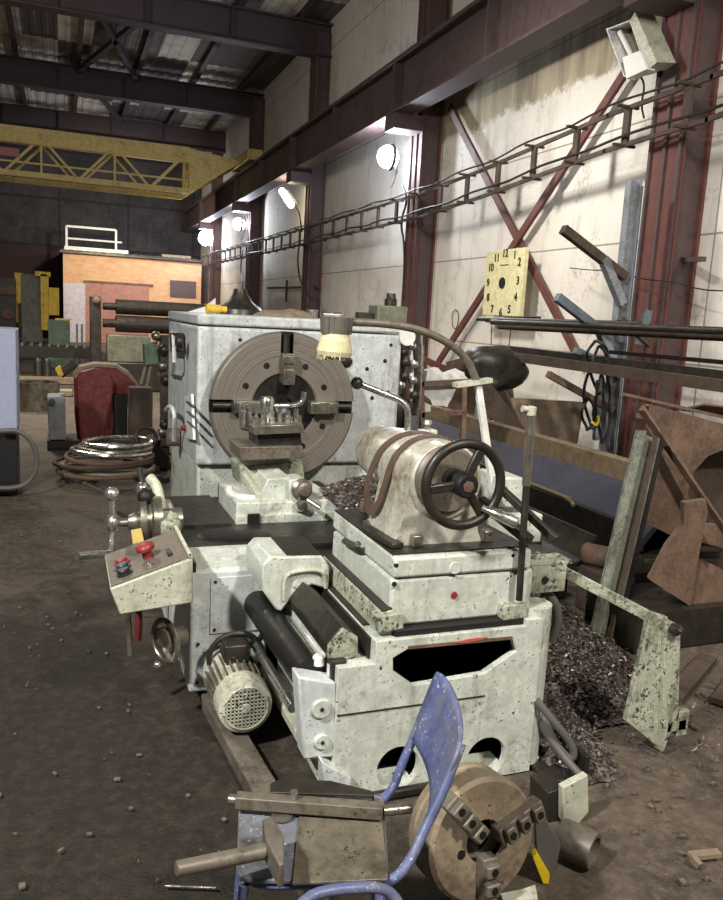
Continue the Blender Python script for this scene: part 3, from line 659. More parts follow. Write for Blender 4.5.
# tool post
tp0 = A(268, 448, Y=4.3)
MB().prism([A(*p, Y=4.22) for p in ((239, 447), (303, 446), (304, 458), (241, 461))], (0, 0.30, 0)).build('tool_post_base', 'grey_iron', L, bevel=0.006)
MB().prism([A(*p, Y=4.25) for p in ((258, 434), (301, 432), (302, 448), (258, 450))], (0, 0.24, 0)).build('tool_post_block', 'dark_steel', L, bevel=0.004)
tpl = MB().prism([A(*p, Y=4.2) for p in ((253, 426), (303, 424), (305, 433), (254, 435))], (0, 0.3, 0)).build('tool_post_plate', 'steel', L, bevel=0.004)
MB().prism([A(*p, Y=4.5) for p in ((240, 404), (252, 404), (252, 432), (241, 430))], (0.0, 0.05, 0)).build('tool_clamp', 'steel', L, bevel=0.003)
for i, (u, v) in enumerate(((243, 409), (249, 411), (256, 414), (263, 418), (272, 416), (280, 412), (288, 414), (296, 412), (246, 418), (254, 422), (291, 420), (299, 420))):
    c = A(u, v, Y=4.28+0.03*(i % 3)); z0 = tpl_z = A(270, 425, Y=4.3).z
    MB().lathe(V((c.x, c.y, z0-0.01)), (0, 0, 1), [(0, 0.017), (max(0.03, c.z-z0), 0.017), (max(0.03, c.z-z0)+0.001, 0.013), (max(0.03, c.z-z0)+0.03, 0.013)], 6 if i % 2 else 12).build('clamp_bolt', 'bright_steel', tpl)
cc = A(267, 402, Y=4.34)
MB().lathe(V((cc.x, cc.y, cc.z-0.16)), (0, 0, 1), [(0, 0.03), (0.09, 0.034), (0.10, 0.042), (0.17, 0.042), (0.19, 0.03)], 20).build('tool_post_stud', 'bright_steel', tpl)
MB().tube([cc+V((0.03, 0, -0.02)), A(285, 406, Y=4.34), A(298, 405, Y=4.33), A(303, 401, Y=4.33), A(304, 392, Y=4.33)], 0.015, 10, 2).build('tool_post_lever', 'bright_steel', tpl)
# bed trough floor behind cross slide carrying chips
MB().box((1.40, 3.35, 0.70), (1.95, 4.0, 0.73)).build('saddle_rear', 'green_grime', L, bevel=0.005)
# headstock
HY = 5.2
MB().box((0.83, HY, 0.72), (2.27, 6.7, 1.64)).build('headstock', 'headstock_paint', L, bevel=0.02)
MB().box((0.824, HY-0.008, 1.648), (2.276, 6.71, 1.72)).build('headstock_lid', 'headstock_paint', L, bevel=0.015)
MB().box((0.85, HY+0.05, 0.0), (2.2, 6.6, 0.72)).build('headstock_base', 'lathe_paint', L, bevel=0.02)
og = A(406, 337, Y=HY); MB().cyl(og-YH*.03, og+YH*.03, 0.06, n=24).build('oil_gauge', 'white_plastic', L)
c = A(168+16, 345, X=0.80); MB().prism([A(176, 333, X=.82), A(184, 333, X=.82), A(185, 352, X=.82), A(177, 352, X=.82)], (-0.05, 0, 0)).build('gear_selector', 'oily', L, bevel=0.006)
c = A(181, 342, X=0.77); MB().lathe(c, (-1, 0, 0), [(0, 0.05), (0.03, 0.045), (0.04, 0.02)], 18).build('selector_knob', 'dark_steel', L)
swp = MB().prism([A(187, 396, X=.82), A(194, 394, X=.82), A(196, 440, X=.82), A(188, 438, X=.82)], (-0.02, 0, 0)).build('switch_panel', 'lathe_paint_clean', L, bevel=0.003)
for v in (404, 414, 424):
    MB().box(A(188.8, v-3, X=.80), A(193, v+4, X=.78)).build('switch', 'black_plastic', swp)
MB().lathe(A(186, 428, X=.80), (-1, 0, 0), [(0, 0.02), (0.03, 0.02), (0.035, 0.014)], 14).build('red_knob', 'red_plastic', L)
MB().lathe(A(179, 437, X=.82), (-1, 0, 0), [(0, 0.07), (0.08, 0.07), (0.09, 0.05)], 18).build('gear_knob', 'grey_iron', L)
MB().tube([A(172, 375, X=.82), A(174, 368, X=.74), A(174, 340, X=.74), A(172, 332, X=.82)], 0.014, 8, 1).build('side_handle', 'white_dusty', L)
MB().tube([A(166, 410, X=.78), A(170, 405, X=.74), A(175, 412, X=.74), A(174, 440, X=.76)], 0.016, 8, 2).build('side_pipe', 'white_dusty', L)
for (u, v, r) in ((385, 361, .012), (391, 345, .01), (367, 369, .012), (388, 392, .01), (372, 398, .012), (240, 300+40, .01)):
    MB().lathe(A(u, v, Y=HY), (0, -1, 0), [(0, r*1.3), (0.006, r)], 8).build('plug', 'black', L)
MB().lathe(A(346, 361, Y=HY), (0, -1, 0), [(0, 0.045), (0.01, 0.045), (0.02, 0.03)], 16).build('flange_plug', 'dark_steel', L)
# front cover arch of the headstock where the spindle comes out
MB().lathe((FX, HY+0.01, FZ), (0, -1, 0), [(0, 0.36), (0.04, 0.36), (0.06, 0.30), (0.1, 0.28)], 40).build('spindle_flange', 'headstock_paint', L)
# lubrication pipework at the right end of the headstock
for k, (u0, v0, u1, v1, r, mt_) in enumerate(((401, 345, 404, 420, .02, 'bolt'), (409, 335, 411, 400, .016, 'white_dusty'), (415, 330, 414, 415, .018, 'dark_steel'), (398, 395, 397, 430, .03, 'dark_steel'), (405, 400, 404, 430, .03, 'dark_steel'), (421, 334, 417, 425, .012, 'bright_steel'))):
    MB().tube([A(u0, v0, Y=HY+0.15), A((u0+u1)/2+2, (v0+v1)/2, Y=HY+0.1), A(u1, v1, Y=HY+0.15)], r, 8, 1).build('lube_pipe', mt_, L)
for k, (u, v) in enumerate(((402, 352), (410, 346), (404, 362), (412, 364), (403, 376), (411, 380), (413, 395), (399, 385))):
    MB().lathe(A(u, v, Y=HY+0.08), (0, -1, 0), [(0, 0.03), (0.05, 0.03), (0.06, 0.015)], 8).build('pipe_fitting', 'bright_steel' if k % 2 else 'oily', L)
# faceplate
FYc = 5.0
fp = MB().lathe((FX, FYc+0.09, FZ), (0, -1, 0), [(0, 0.215), (0, 0.47), (0.012, 0.488), (0.055, 0.49), (0.07, 0.488), (0.08, 0.482), (0.09, 0.47), (0.09, 0.425), (0.0875, 0.424), (0.0875, 0.420), (0.09, 0.419), (0.09, 0.375), (0.0865, 0.374), (0.0865, 0.366), (0.09, 0.365), (0.09, 0.335), (0.085, 0.333), (0.085, 0.222), (0.075, 0.215), (0.0, 0.215)], 96, cap=False)
fpo = fp.build('faceplate', 'grey_iron', L)
s = NT('turned_iron'); x, y, z = s.sep()
rx = s.math('SUBTRACT', x, FX-1.3); rz = s.math('SUBTRACT', z, FZ)
rad = s.math('SQRT', s.math('ADD', s.math('MULTIPLY', rx, rx), s.math('MULTIPLY', rz, rz)))
rings = s.noise(1.0, 3, 0.8, vec=s.comb(s.math('MULTIPLY', rad, 130), 0.0)); mid = s.noise(6, 5, 0.7); sm = s.noise(2.2, 4, 0.6)
c = s.mix(s.ramp(rings, 0.3, 0.7), lin((104, 98, 90)), lin((160, 153, 142)))
c = s.mix(s.ramp(mid, 0.5, 0.75, 0, 0.6), c, lin((92, 78, 64)))
s.bump(rings, 0.25, 0.003); fpo.data.materials.clear(); fpo.data.materials.append(s.done(c, 0.42, 0.5))
slots = []
for k in range(4):
    a = k*PI/2; u = V((math.cos(a), 0, math.sin(a))); t_ = V((-math.sin(a), 0, math.cos(a)))
    o = V((FX, FYc, FZ)); m_ = MB()
    m_.prism([o+u*0.33+t_*0.042-YH*.05, o+u*0.52+t_*0.042-YH*.05, o+u*0.52-t_*0.042-YH*.05, o+u*0.33-t_*0.042-YH*.05], (0, 0.105, 0)); slots.append(m_)
cut(fpo, slots, MT['oily_black'])
for k in range(4):
    a = k*PI/2; u = V((math.cos(a), 0, math.sin(a))); t_ = V((-math.sin(a), 0, math.cos(a))); o = V((FX, FYc, FZ))
    MB().cyl(o+u*0.34+YH*0.03, o+u*0.47+YH*0.03, 0.026).build('jaw_screw', 'oily', fpo)
    M3 = Matrix((u, YH, t_)).transposed()
    j = MB(); j.obox(o+u*0.255-YH*0.02, (0.19, 0.09, 0.082), M3); j.obox(o+u*0.20-YH*0.065, (0.10, 0.05, 0.075), M3); j.obox(o+u*0.31-YH*0.05, (0.05, 0.05, 0.07), M3)
    jo = j.build('chuck_jaw', 'steel', fpo, bevel=0.004)
    for a2 in (a+0.46, a-0.46):
        hp = o+V((math.cos(a2), 0, math.sin(a2)))*0.295
        MB().lathe(hp+YH*0.012, (0, -1, 0), [(0, 0.021), (0.009, 0.021)], 16).build('bolt_hole', 'oily_black', fpo)
MB().pipe((FX, FYc+0.02, FZ), (FX, FYc+0.2, FZ), 0.22, 0.06, 40).build('spindle_bore', 'oily_black', fpo)
# control box (wedge, tilted towards the operator on the left)
CY0, CY1 = 3.08, 3.52
pf = [A(110, 589, Y=CY0), A(193, 558, Y=CY0), A(193, 603, Y=CY0), A(120, 615, Y=CY0)]
cbx = MB().prism(pf, (0, CY1-CY0, 0)).build('control_box', 'cream_paint', L, bevel=0.006)
sl = (pf[1]-pf[0]); sn = V((-sl.z, 0, sl.x)).normalized()
def on_panel(u, v, h=0.0): return pf[0]+sl*u+YH*((CY1-CY0)*v)+sn*h
MB().quad8([on_panel(.02, .03, 0.000), on_panel(.96, .03, 0.000), on_panel(.96, .97, 0.000), on_panel(.02, .97, 0.000), on_panel(.02, .03, .006), on_panel(.96, .03, .006), on_panel(.96, .97, .006), on_panel(.02, .97, .006)]).build('control_panel', 'grey_iron', cbx)
MB().quad8([on_panel(.96, 0, 0), on_panel(1.0, 0, 0), on_panel(1.0, 1, 0), on_panel(.96, 1, 0), on_panel(.96, 0, .02), on_panel(1.0, 0, .02), on_panel(1.0, 1, .02), on_panel(.96, 1, .02)]).build('panel_lip', 'cream_paint', cbx)
MB().lathe(on_panel(.52, .42, .006), sn, [(0, .022), (.02, .022), (.02, .02), (.035, .02), (.036, .038), (.05, .04), (.06, .034), (.066, .015)], 22).build('stop_button', 'red_plastic', cbx)
MB().lathe(on_panel(.50, .18, .006), sn, [(0, .014), (.012, .013), (.016, .008)], 16).build('indicator', 'bright_steel', cbx)
for v, mt_ in ((.52, 'red_plastic'), (.36, 'blue_plastic'), (.2, 'black_plastic')):
    MB().lathe(on_panel(.2, v, .006), sn, [(0, .032), (.008, .032), (.009, .024), (.02, .024), (.024, .02)], 20).build('push_button', mt_, cbx)
MB().quad8([on_panel(.74, .22, .006), on_panel(.80, .22, .006), on_panel(.80, .38, .006), on_panel(.74, .38, .006), on_panel(.75, .22, .02), on_panel(.79, .22, .02), on_panel(.79, .38, .02), on_panel(.75, .38, .02)]).build('latch', 'dark_steel', cbx)
MB().box((0.40, 3.2, 0.66), (0.52, 3.5, 0.70)).build('box_bracket', 'oily', L)
# operator's handles left of the apron
HX = MB(); hc = A(113, 523, Y=3.78)
wh = MB(); wh.lathe(A(128, 522, Y=3.78), (1, -0.0, 0), [(0, .03), (.03, .045), (.05, .045), (.051, .10), (.08, .105), (.082, .085), (.10, .085), (.11, .12), (.15, .12), (.152, .06), (.25, .06)], 36)
dial = wh.build('carriage_dial', 'steel', L)
MB().cyl(hc+V((-.0, 0, 0)), A(132, 522, Y=3.78), .02).build('dial_shaft', 'steel', dial)
sp = MB(); sp.ball(hc, .044, (0.8, 1, 1.1), 18); sp.build('handle_hub', 'bright_steel', dial)
for p in ((112, 494), ):
    e_ = A(*p, Y=3.78); MB().lathe(hc, e_-hc, [(0, .020), ((e_-hc).length, .017)], 14).build('handle_arm', 'bright_steel', dial); MB().ball(e_, .034, n=18).build('handle_ball', 'bright_steel', dial)
e_ = A(111, 552, Y=3.74); MB().lathe(hc, e_-hc, [(0, .018), ((e_-hc).length, .02)], 14).build('handle_arm', 'bright_steel', dial)
MB().cyl(A(112, 553, Y=3.74), A(77, 556, Y=3.6), .016, .02).build('handle_grip', 'bright_steel', dial)
MB().ball(A(146, 497, Y=3.8), .04, n=16).build('lever_ball', 'black', L)
MB().cyl(A(146, 497, Y=3.8), A(140, 470, Y=4.1), .016).build('lever_stem', 'dark_steel', L)
MB().ball(A(143, 489, Y=3.9), .035, n=12).build('lever_ball', 'bright_steel', L)
MB().tube([A(150, 478, Y=3.9), A(157, 486, Y=3.85), A(160, 500, Y=3.82), A(161, 512, Y=3.8)], .026, 10, 2).build('side_lever', 'cream_paint', L)
MB().beam(A(160, 505, Y=3.9), A(172, 530, Y=3.65), 0.10, 0.08).build('handle_housing', 'green_grime', L, bevel=0.02)
MB().quad8([A(131, 530, Y=3.66), A(141, 528, Y=3.66), A(144, 541, Y=3.66), A(133, 544, Y=3.66), A(131, 530, Y=3.664), A(141, 528, Y=3.664), A(144, 541, Y=3.664), A(133, 544, Y=3.664)]).build('paper_tag', 'paper_yellow', L, smooth=False)
# below the control box
MB().cyl(A(128, 612, Y=3.3), A(130, 655, Y=3.3), .012).build('trip_rod', 'steel', L)
MB().tube([A(138, 608, Y=3.4), A(139, 625, Y=3.4), A(138, 640, Y=3.4)], .016, 8).build('red_lever', 'red_paint', L)
k_ = A(176, 636, Y=3.3); hw = MB().torus(k_+V((-.05, -.04, 0)), (-1, -.5, 0), .09, .012, 30, 8).build('apron_handwheel', 'steel', L)
MB().lathe(k_+V((.03, 0, 0)), (-1, -.5, 0), [(0, .045), (.06, .045), (.065, .06), (.11, .06), (.12, .03)], 22).build('wheel_hub', 'grey_iron', hw)
MB().tube([A(158, 640, Y=3.25), A(168, 655, Y=3.2), A(172, 662, Y=3.2), A(178, 655, Y=3.22)], .012, 8, 2).build('crank', 'bright_steel', L)
MB().ball(A(157, 665, Y=3.15), .018, n=10).build('crank_knob', 'bright_steel', L)
# motor
mc = A(246, 708, Y=2.90); mo = MB()
mo.lathe(mc, (0, 1, 0), [(0, .095), (.005, .108), (.02, .112), (.10, .114), (.105, .10), (.30, .10), (.31, .115), (.36, .115)], 40)
mot = mo.build('motor', 'cream_paint', L)
fin = MB()
for i in range(24):
    a = 2*PI*i/24; d = V((math.cos(a), 0, math.sin(a))); fin.beam(mc+d*.106+YH*.11, mc+d*.106+YH*.30, 0.006, 0.026, up=d)
fin.build('cooling_fins', 'grey_iron', mot, smooth=False)
gr_ = MB(); R_ = .086
gr_.lathe(mc+V((0, -.001, 0)), (0, -1, 0), [(0, .088), (.001, .088)], 32); gr_.build('fan_opening', 'oily_black', mot)
gr_ = MB()
for i in range(-5, 6):
    o_ = i*.0155; hl_ = math.sqrt(max(0, R_**2-o_**2))
    gr_.beam(mc+V((o_, -.004, -hl_)), mc+V((o_, -.004, hl_)), .005, .004, up=(0, 1, 0)); gr_.beam(mc+V((-hl_, -.004, o_)), mc+V((hl_, -.004, o_)), .005, .004, up=(0, 1, 0))
gr_.torus(mc+V((0, -.003, 0)), (0, 1, 0), .089, .005, 36, 6); gr_.lathe(mc+V((0, -.002, 0)), (0, -1, 0), [(0, .02), (.006, .018)], 16)
gr_.build('fan_grille', 'cream_paint', mot, smooth=False)
MB().torus(A(235, 655, Y=3.22)+V((0, -0.02, 0.0)), (0.1, 1, .1), .115, .012, 36, 8).build('motor_flange', 'oily', mot)
MB().box((mc.x-.05, 3.1, mc.z+.10), (mc.x+.06, 3.22, mc.z+.18)).build('terminal_box', 'dark_steel', mot, bevel=.008)
MB().tube([A(232, 660, Y=3.1), A(240, 646, Y=3.15), A(256, 645, Y=3.2), A(262, 635, Y=3.28)], .013, 8, 2).build('motor_cable', 'rubber', mot)
MB().beam((0.72, 2.0, 0.02), (0.62, 3.32, 0.02), 0.10, 0.07).build('base_skid', 'grey_iron', L, bevel=0.008)
# tailstock
tb = MB().box((1.115, 2.50, 0.825), (1.69, 3.20, 0.905)).build('tailstock_base', 'lathe_paint', L, bevel=0.012)
tb2 = MB().box((1.11, 2.51, 0.64), (1.71, 3.18, 0.822)).build('tailstock_sole', 'lathe_paint', L, bevel=0.012)
sle = MB().prism([V((1.068, 2.495, .618)), V((1.13, 2.495, .618)), V((1.13, 2.495, .715)), V((1.075, 2.495, .702))], (0, .70, 0)).build('sole_ledge', 'green_grime', tb2, bevel=.006)
MB().prism([V((1.078, 2.50, .704)), V((1.115, 2.50, .712)), V((1.115, 2.50, .717)), V((1.078, 2.50, .709))], (0, .68, 0)).build('ledge_top', 'oily', tb2)
MB().prism([A(*p, Y=2.47) for p in ((377, 617), (403, 613), (404, 629), (379, 634))], (0, .06, 0)).build('wiper_cover', 'green_grime', tb2, bevel=.005)
MB().prism([A(*p, Y=2.47) for p in ((504, 606), (528, 604), (527, 618), (503, 621))], (0, .06, 0)).build('wiper_cover', 'green_grime', tb2, bevel=.005)
MB().box((1.12, 2.47, .615), (1.66, 2.54, .642)).build('gap_bar', 'black', L, bevel=.004)  # black bar standing in for the shade of the gap under the sole
MB().lathe(A(454, 595, Y=2.51), (0, -1, 0), [(0, .014), (.006, .012)], 14).build('red_plug', 'red_plastic', tb2)
MB().lathe(A(455, 568, Y=2.50), (0, -1, 0), [(0, .024), (.004, .022)], 20).build('blank_plug', 'lathe_paint', tb)
for u, v in ((394, 584), (515, 572), (396, 565), (512, 555)): MB().lathe(A(u, v, Y=2.508), (0, -1, 0), [(0, .01), (.008, .008)], 8).build('screw', 'oily', tb)
MB().box((1.118, 2.53, .905), (1.688, 3.19, .912)).build('base_top', 'oily', tb)
MB().tube([A(345, 541, X=1.10), A(355, 546, X=1.08), A(358, 544, X=1.08)], .014, 8, 1).build('base_handle', 'dark_steel', tb)
# body
body = MB()
def sect(y, w0, w1, z0, z1):   # flared foot section
    n_ = 7; out = []
    for i in range(n_+1):
        t_ = i/n_; out.append((w0+(w1-w0)*(t_**0.55), z0+(z1-z0)*t_))
    return [V((AX-w_, y, z_)) for w_, z_ in out] + [V((AX+w_, y, z_)) for w_, z_ in out[::-1]]
rows = []
for y, w0, w1 in ((2.62, .19, .132), (2.70, .20, .136), (2.88, .19, .126), (2.97, .165, .105)):
    rows.append([body.bm.verts.new(p) for p in sect(y, w0, w1, .91, AZ)])
for a_, b_ in zip(rows, rows[1:]):
    for i in range(len(a_)): body.bm.faces.new((a_[i], a_[(i+1) % len(a_)], b_[(i+1) % len(a_)], b_[i]))
body.bm.faces.new(rows[0]); body.bm.faces.new(rows[-1][::-1])
tbo = body.build('tailstock_body', 'barrel', L)
MB().lathe((AX+.012, 2.60, AZ-.015), (0, 1, 0), [(0, .10), (0, .135), (.012, .148), (.14, .152), (.45, .138), (.70, .115), (.715, .105), (.715, .06)], 48, cap=False).build('tailstock_barrel', 'barrel', L)
MB().lathe((AX+.02, 3.31, AZ-.015), (0, 1, 0), [(0, .09), (.02, .075), (.05, .07), (.08, .06), (.08, .03)], 32).build('quill', 'dark_steel', L)
MB().lathe((AX+.006, 2.62, AZ-.005), (0, -1, 0), [(0, .132), (.02, .132), (.03, .12), (.05, .115)], 40).build('end_cover', 'grey_iron', L)
wc = V((AX-.008, 2.44, AZ+.012)); hwl = MB().torus(wc, (0, 1, 0), .149, .018, 56, 14).build('tailstock_handwheel', 'oily', L)
MB().lathe(wc+YH*.10, (0, -1, 0), [(0, .04), (.08, .045), (.125, .045), (.135, .038)], 28).build('wheel_hub', 'black', hwl)
MB().lathe(wc-YH*.033, (0, -1, 0), [(0, .022), (.006, .022), (.008, .012)], 6).build('hub_nut', 'rust', hwl)
for a_ in (1.15, 1.15+2*PI/3, 1.15+4*PI/3):
    d_ = V((math.cos(a_), 0, math.sin(a_))); q = MB(); q.beam(wc+d_*.03, wc+d_*.142, .034, .022, up=(0, 1, 0)); q.build('spoke', 'dark_steel', hwl, bevel=.007)
MB().lathe(wc+V((.075, -.01, -.085)), (.75, -.55, -.3), [(0, .012), (.03, .013), (.04, .020), (.13, .022), (.14, .015)], 16).build('crank_grip', 'bright_steel', hwl)
# clamping lever
lv0 = A(408, 424, Y=2.98); lv = MB().tube([lv0-V((0, 0, .05)), A(408, 410, Y=2.98), A(404, 403, Y=2.99), A(395, 398, Y=3.0), A(362, 385, Y=3.03)], .0135, 12, 2).build('clamp_lever', 'bright_steel', L)
MB().ball(A(357, 383, Y=3.03), .026, n=18).build('lever_knob', 'black_plastic', lv)
# hardware on the tailstock top
MB().prism([A(423, 431, Y=2.9), A(438, 430, Y=2.9), A(438, 441, Y=2.9), A(424, 442, Y=2.9)], (0, .06, 0)).build('oil_cup', 'cream_paint', L, bevel=.006)
MB().lathe(A(427, 432, Y=2.93), (0, 0, 1), [(0, .012), (.03, .012), (.035, .02), (.05, .015)], 12).build('oiler', 'bright_steel', L)
MB().beam(A(366, 528, Z=.925), A(398, 546, Z=.925), .05, .02).build('clamp_strap', 'dark_steel', tb, bevel=.004)
MB().beam(A(370, 518, Z=.925), A(408, 540, Z=.925), .03, .025).build('clamp_strap', 'oily', tb, bevel=.004)
for u, v in ((365, 512), (416, 546), (486, 541)):
    c = A(u, v, Z=.912); MB().box(c+V((-.02, -.02, 0)), c+V((.02, .02, .045))).build('stop_block', 'steel', tb, bevel=.004)
MB().beam(A(368, 522, Z=.92), A(392, 539, Z=.92), .045, .016).build('key_strip', 'steel', tb)
# right-hand side of the tailstock
MB().box((1.72, 2.9, .80), (2.0, 3.25, .93)).build('rear_box', 'lathe_paint', L, bevel=.008)
MB().prism([A(501, 477, Y=2.92), A(525, 478, Y=2.92), A(530, 508, Y=2.92), A(503, 508, Y=2.92)], (0, .2, 0)).build('rear_casting', 'lathe_paint', L, bevel=.01)
MB().box((1.69, 2.7, .66), (1.98, 3.3, .80)).build('rear_support', 'oily', L, bevel=.01)
br_ = MB().box((1.70, 2.56, .70), (1.90, 2.575, .82)).build('rear_bracket', 'green_grime', L, bevel=.003)
MB().box((1.70, 2.56, .815), (1.92, 2.66, .83)).build('bracket_top', 'green_grime', br_)
MB().lathe((1.80, 2.56, .755), (0, -1, 0), [(0, .016), (.008, .014)], 10).build('bracket_bolt', 'oily', br_)
for (p, q, r) in (((480, 500), (530, 541), .038), ((498, 486), (556, 540), .03)):
    MB().beam(A(*p, Y=2.75), A(*q, Y=2.5), r, r).build('clamp_arm', 'dark_steel', L, bevel=.003)
# coolant post and arched pipe
pp = MB().beam(A(477, 380, Y=3.0), A(501, 540, Y=3.0), .028, .028).build('coolant_post', 'white_dusty', L, bevel=.003)
MB().tube([A(345, 322, Y=3.0), A(380, 323, Y=3.0), A(415, 328, Y=3.0), A(445, 340, Y=3.0), A(467, 358, Y=3.0), A(477, 382, Y=3.0)], .0165, 12, 2).build('coolant_pipe', 'grey_iron', pp)
MB().beam(A(455, 385, Y=3.0), A(490, 380, Y=3.0), .05, .02).build('post_plate', 'cream_paint', pp)
# hoses on the pedestal side
MB().tube([A(525, 582, Y=2.62), A(543, 588, Y=2.62), A(556, 604, Y=2.6), A(558, 622, Y=2.6), A(552, 640, Y=2.62)], .02, 10, 2).build('hose', 'hose_grey', L)
MB().tube([A(536, 700, Y=2.45), A(556, 724, Y=2.4), A(575, 748, Y=2.38), A(572, 762, Y=2.38), A(556, 745, Y=2.42), A(538, 708, Y=2.5)], .016, 10, 2).build('hose', 'hose_grey', L)
MB().tube([A(534, 712, Y=2.5), A(556, 748, Y=2.42), A(580, 775, Y=2.32)], .016, 10, 2).build('hose', 'hose_grey', L)
sump = MB().box((1.75, 2.33, 0), (1.92, 2.9, .02)); sump.box((1.91, 2.33, 0), (1.93, 2.9, .10)); sump.build('drip_tray', 'oily', L, bevel=.004)

# ------------------------------------------------------------------ metal chips (nobody could count them)
def chip_mat():
    s = NT('metal_chips'); n = s.noise(60, 2, 0.5); n2 = s.noise(5, 4, 0.6)
    c = s.mix(s.ramp(n, 0.35, 0.7), lin((62, 54, 52)), lin((160, 148, 142))); c = s.mix(s.ramp(n2, 0.4, 0.7, 0, 0.6), c, lin((64, 52, 48)))
    return s.done(c, 0.38, 0.5)
CHM = chip_mat()
def chips(name, label, fn, xr, yr, n, size, res=0.04, group=None):
    """mound with height fn(x, y) >= 0, covered with small curled shavings"""
    b = MB(); nx_, ny_ = int((xr[1]-xr[0])/res), int((yr[1]-yr[0])/res)
    if nx_ and ny_:
        G = [[b.bm.verts.new((xr[0]+i*res, yr[0]+j*res, fn(xr[0]+i*res, yr[0]+j*res)+(0.02*noise.noise(V((i*.7, j*.7, 3)))))) for i in range(nx_+1)] for j in range(ny_+1)]
        for j in range(ny_):
            for i in range(nx_):
                q = (G[j][i], G[j][i+1], G[j+1][i+1], G[j+1][i])
                if max(fn(v.co.x, v.co.y) for v in q) > base_z(fn)+.004: b.bm.faces.new(q)
    for _ in range(n):
        x, y = random.uniform(*xr), random.uniform(*yr); h = fn(x, y)
        if h <= base_z(fn)+0.002 and random.random() > 0.03: continue
        p = V((x, y, h+random.uniform(0.0, .02))); a = random.random()*2*PI; t = V((math.cos(a), math.sin(a), random.uniform(-.4, .5))); sd = t.orthogonal().normalized()*size*random.uniform(.08, .2)
        sd = Matrix.Rotation(random.random()*6.28, 3, t.normalized()) @ sd; ln = size*random.uniform(.4, 1.2); up = t.cross(sd).normalized()*ln*random.uniform(.1, .45)
        v = [b.bm.verts.new(q) for q in (p-t*ln*.5-sd, p-t*ln*.5+sd, p+up+sd, p+up-sd, p+t*ln*.5+sd, p+t*ln*.5-sd)]
        b.bm.faces.new((v[0], v[1], v[2], v[3])); b.bm.faces.new((v[3], v[2], v[4], v[5]))
    o = b.build(name, CHM, None, smooth=False); tag(o, label, 'metal chips', group, 'stuff'); return o
def base_z(fn): return getattr(fn, 'base', 0.0)
def bump_(x, y, cx, cy_, rx, ry, h):
    d = ((x-cx)/rx)**2+((y-cy_)/ry)**2; return h*max(0, 1-d)**1.2 if d < 1 else 0
def heap(x, y):
    return max(0, bump_(x, y, 2.3, 3.85, .66, 1.2, .30)*(0.85+.5*noise.noise(V((x*2.2, y*2.2, 0)))), bump_(x, y, 1.95, 2.85, .24, .55, .14))
chips('metal_chips', 'heap of dark metal shavings on the floor between the lathe and the scrap steel', heap, (1.76, 3.0), (2.3, 5.1), 14000, .03)
def tray(x, y): return .73 + bump_(x, y, 1.66, 3.95, .36, .5, .13)
tray.base = .735
chips('metal_chips', 'small pile of bright shavings on the lathe between tool post and tailstock', tray, (1.36, 2.0), (3.5, 4.4), 3000, .026, .04)
def scatter_(x, y): return 0.0
def bits(name, label, xr, yr, n, size, col):
    b = MB()
    for _ in range(n):
        x, y = random.uniform(*xr), random.uniform(*yr); a = random.random()*PI; sz = size*random.uniform(.3, 1.0)**2+.003
        b.obox((x, y, .004+noise.noise(V((x, y, 0))*.9)*0.0), (sz, sz*random.uniform(.2, .8), .006), Matrix.Rotation(a, 3, 'Z'))
    o = b.build(name, col, None, smooth=False); return tag(o, label, 'debris', None, 'stuff')
bits('floor_debris', 'tiny pale scraps strewn over the dark floor left of the lathe', (-1.2, .6), (1.8, 7.5), 260, .022, 'grey_iron')
bits('floor_debris', 'tiny scraps strewn over the brown floor right of the pedestal', (1.8, 3.2), (1.6, 2.9), 240, .024, 'grey_iron')

# ------------------------------------------------------------------ things on the lathe
st_ = MB()
BX, BZ = AX+.012, AZ-.015
def barrel_r(y): return .152 if y < 2.74 else .152-(y-2.74)*.045
def body_w(z):
    t = min(1, max(0, (z-.91)/(AZ-.91))); return .20-.066*t**.55
def belt(path, hw):
    """path: (y, angle) on the barrel or (y, -z) on the flank of the tailstock body"""
    P_, N_ = [], []
    for y, a in path:
        if a > 0: r = barrel_r(y)+.008; n = V((math.cos(R8(a)), 0, math.sin(R8(a)))); P_.append(V((BX, y, BZ))+n*r)
        else: n = V((-1, 0, .25)).normalized(); P_.append(V((AX-body_w(-a)-.010, y, -a)))
        N_.append(n)
    for _ in range(2):
        Q, M_ = [P_[0]], [N_[0]]
        for i in range(len(P_)-1):
            Q += [P_[i]*.75+P_[i+1]*.25, P_[i]*.25+P_[i+1]*.75]; M_ += [N_[i]*.75+N_[i+1]*.25, N_[i]*.25+N_[i+1]*.75]
        P_, N_ = Q+[P_[-1]], M_+[N_[-1]]
    sd = []
    for i in range(len(P_)):
        t = (P_[min(i+1, len(P_)-1)]-P_[max(i-1, 0)]).normalized(); sd.append(N_[i].cross(t).normalized()*hw)
    st_.ribbon(P_, sd, .006)
R8 = math.radians
belt([(2.80, 50), (2.83, 75), (2.87, 100), (2.91, 125), (2.945, 150), (2.975, 175), (2.99, -1.10), (2.985, -1.05), (2.95, -1.0), (2.90, -.98), (2.85, -.995), (2.825, -1.04), (2.815, -1.10), (2.805, 178), (2.79, 155), (2.77, 130), (2.75, 105), (2.735, 80), (2.73, 55)], .023)
single(st_, 'leather_belt', 'leather', 'brown leather belt slung over the tailstock barrel', 'belt')
brs = thing('brush', 'thick brush with yellowish bristles hanging from the arched pipe', 'brush', A(335, 357, Y=3.0))
bc = A(336, 334, Y=3.0); bt = A(337, 317, Y=3.0); bb = A(334, 357, Y=3.0)
bx = MB()
for i in range(18):
    a = 2*PI*i/18; d = V((math.cos(a)*.062, math.sin(a)*.045, 0)); bx.beam(bc+d*.9, bt+d, .018, .012, up=d)
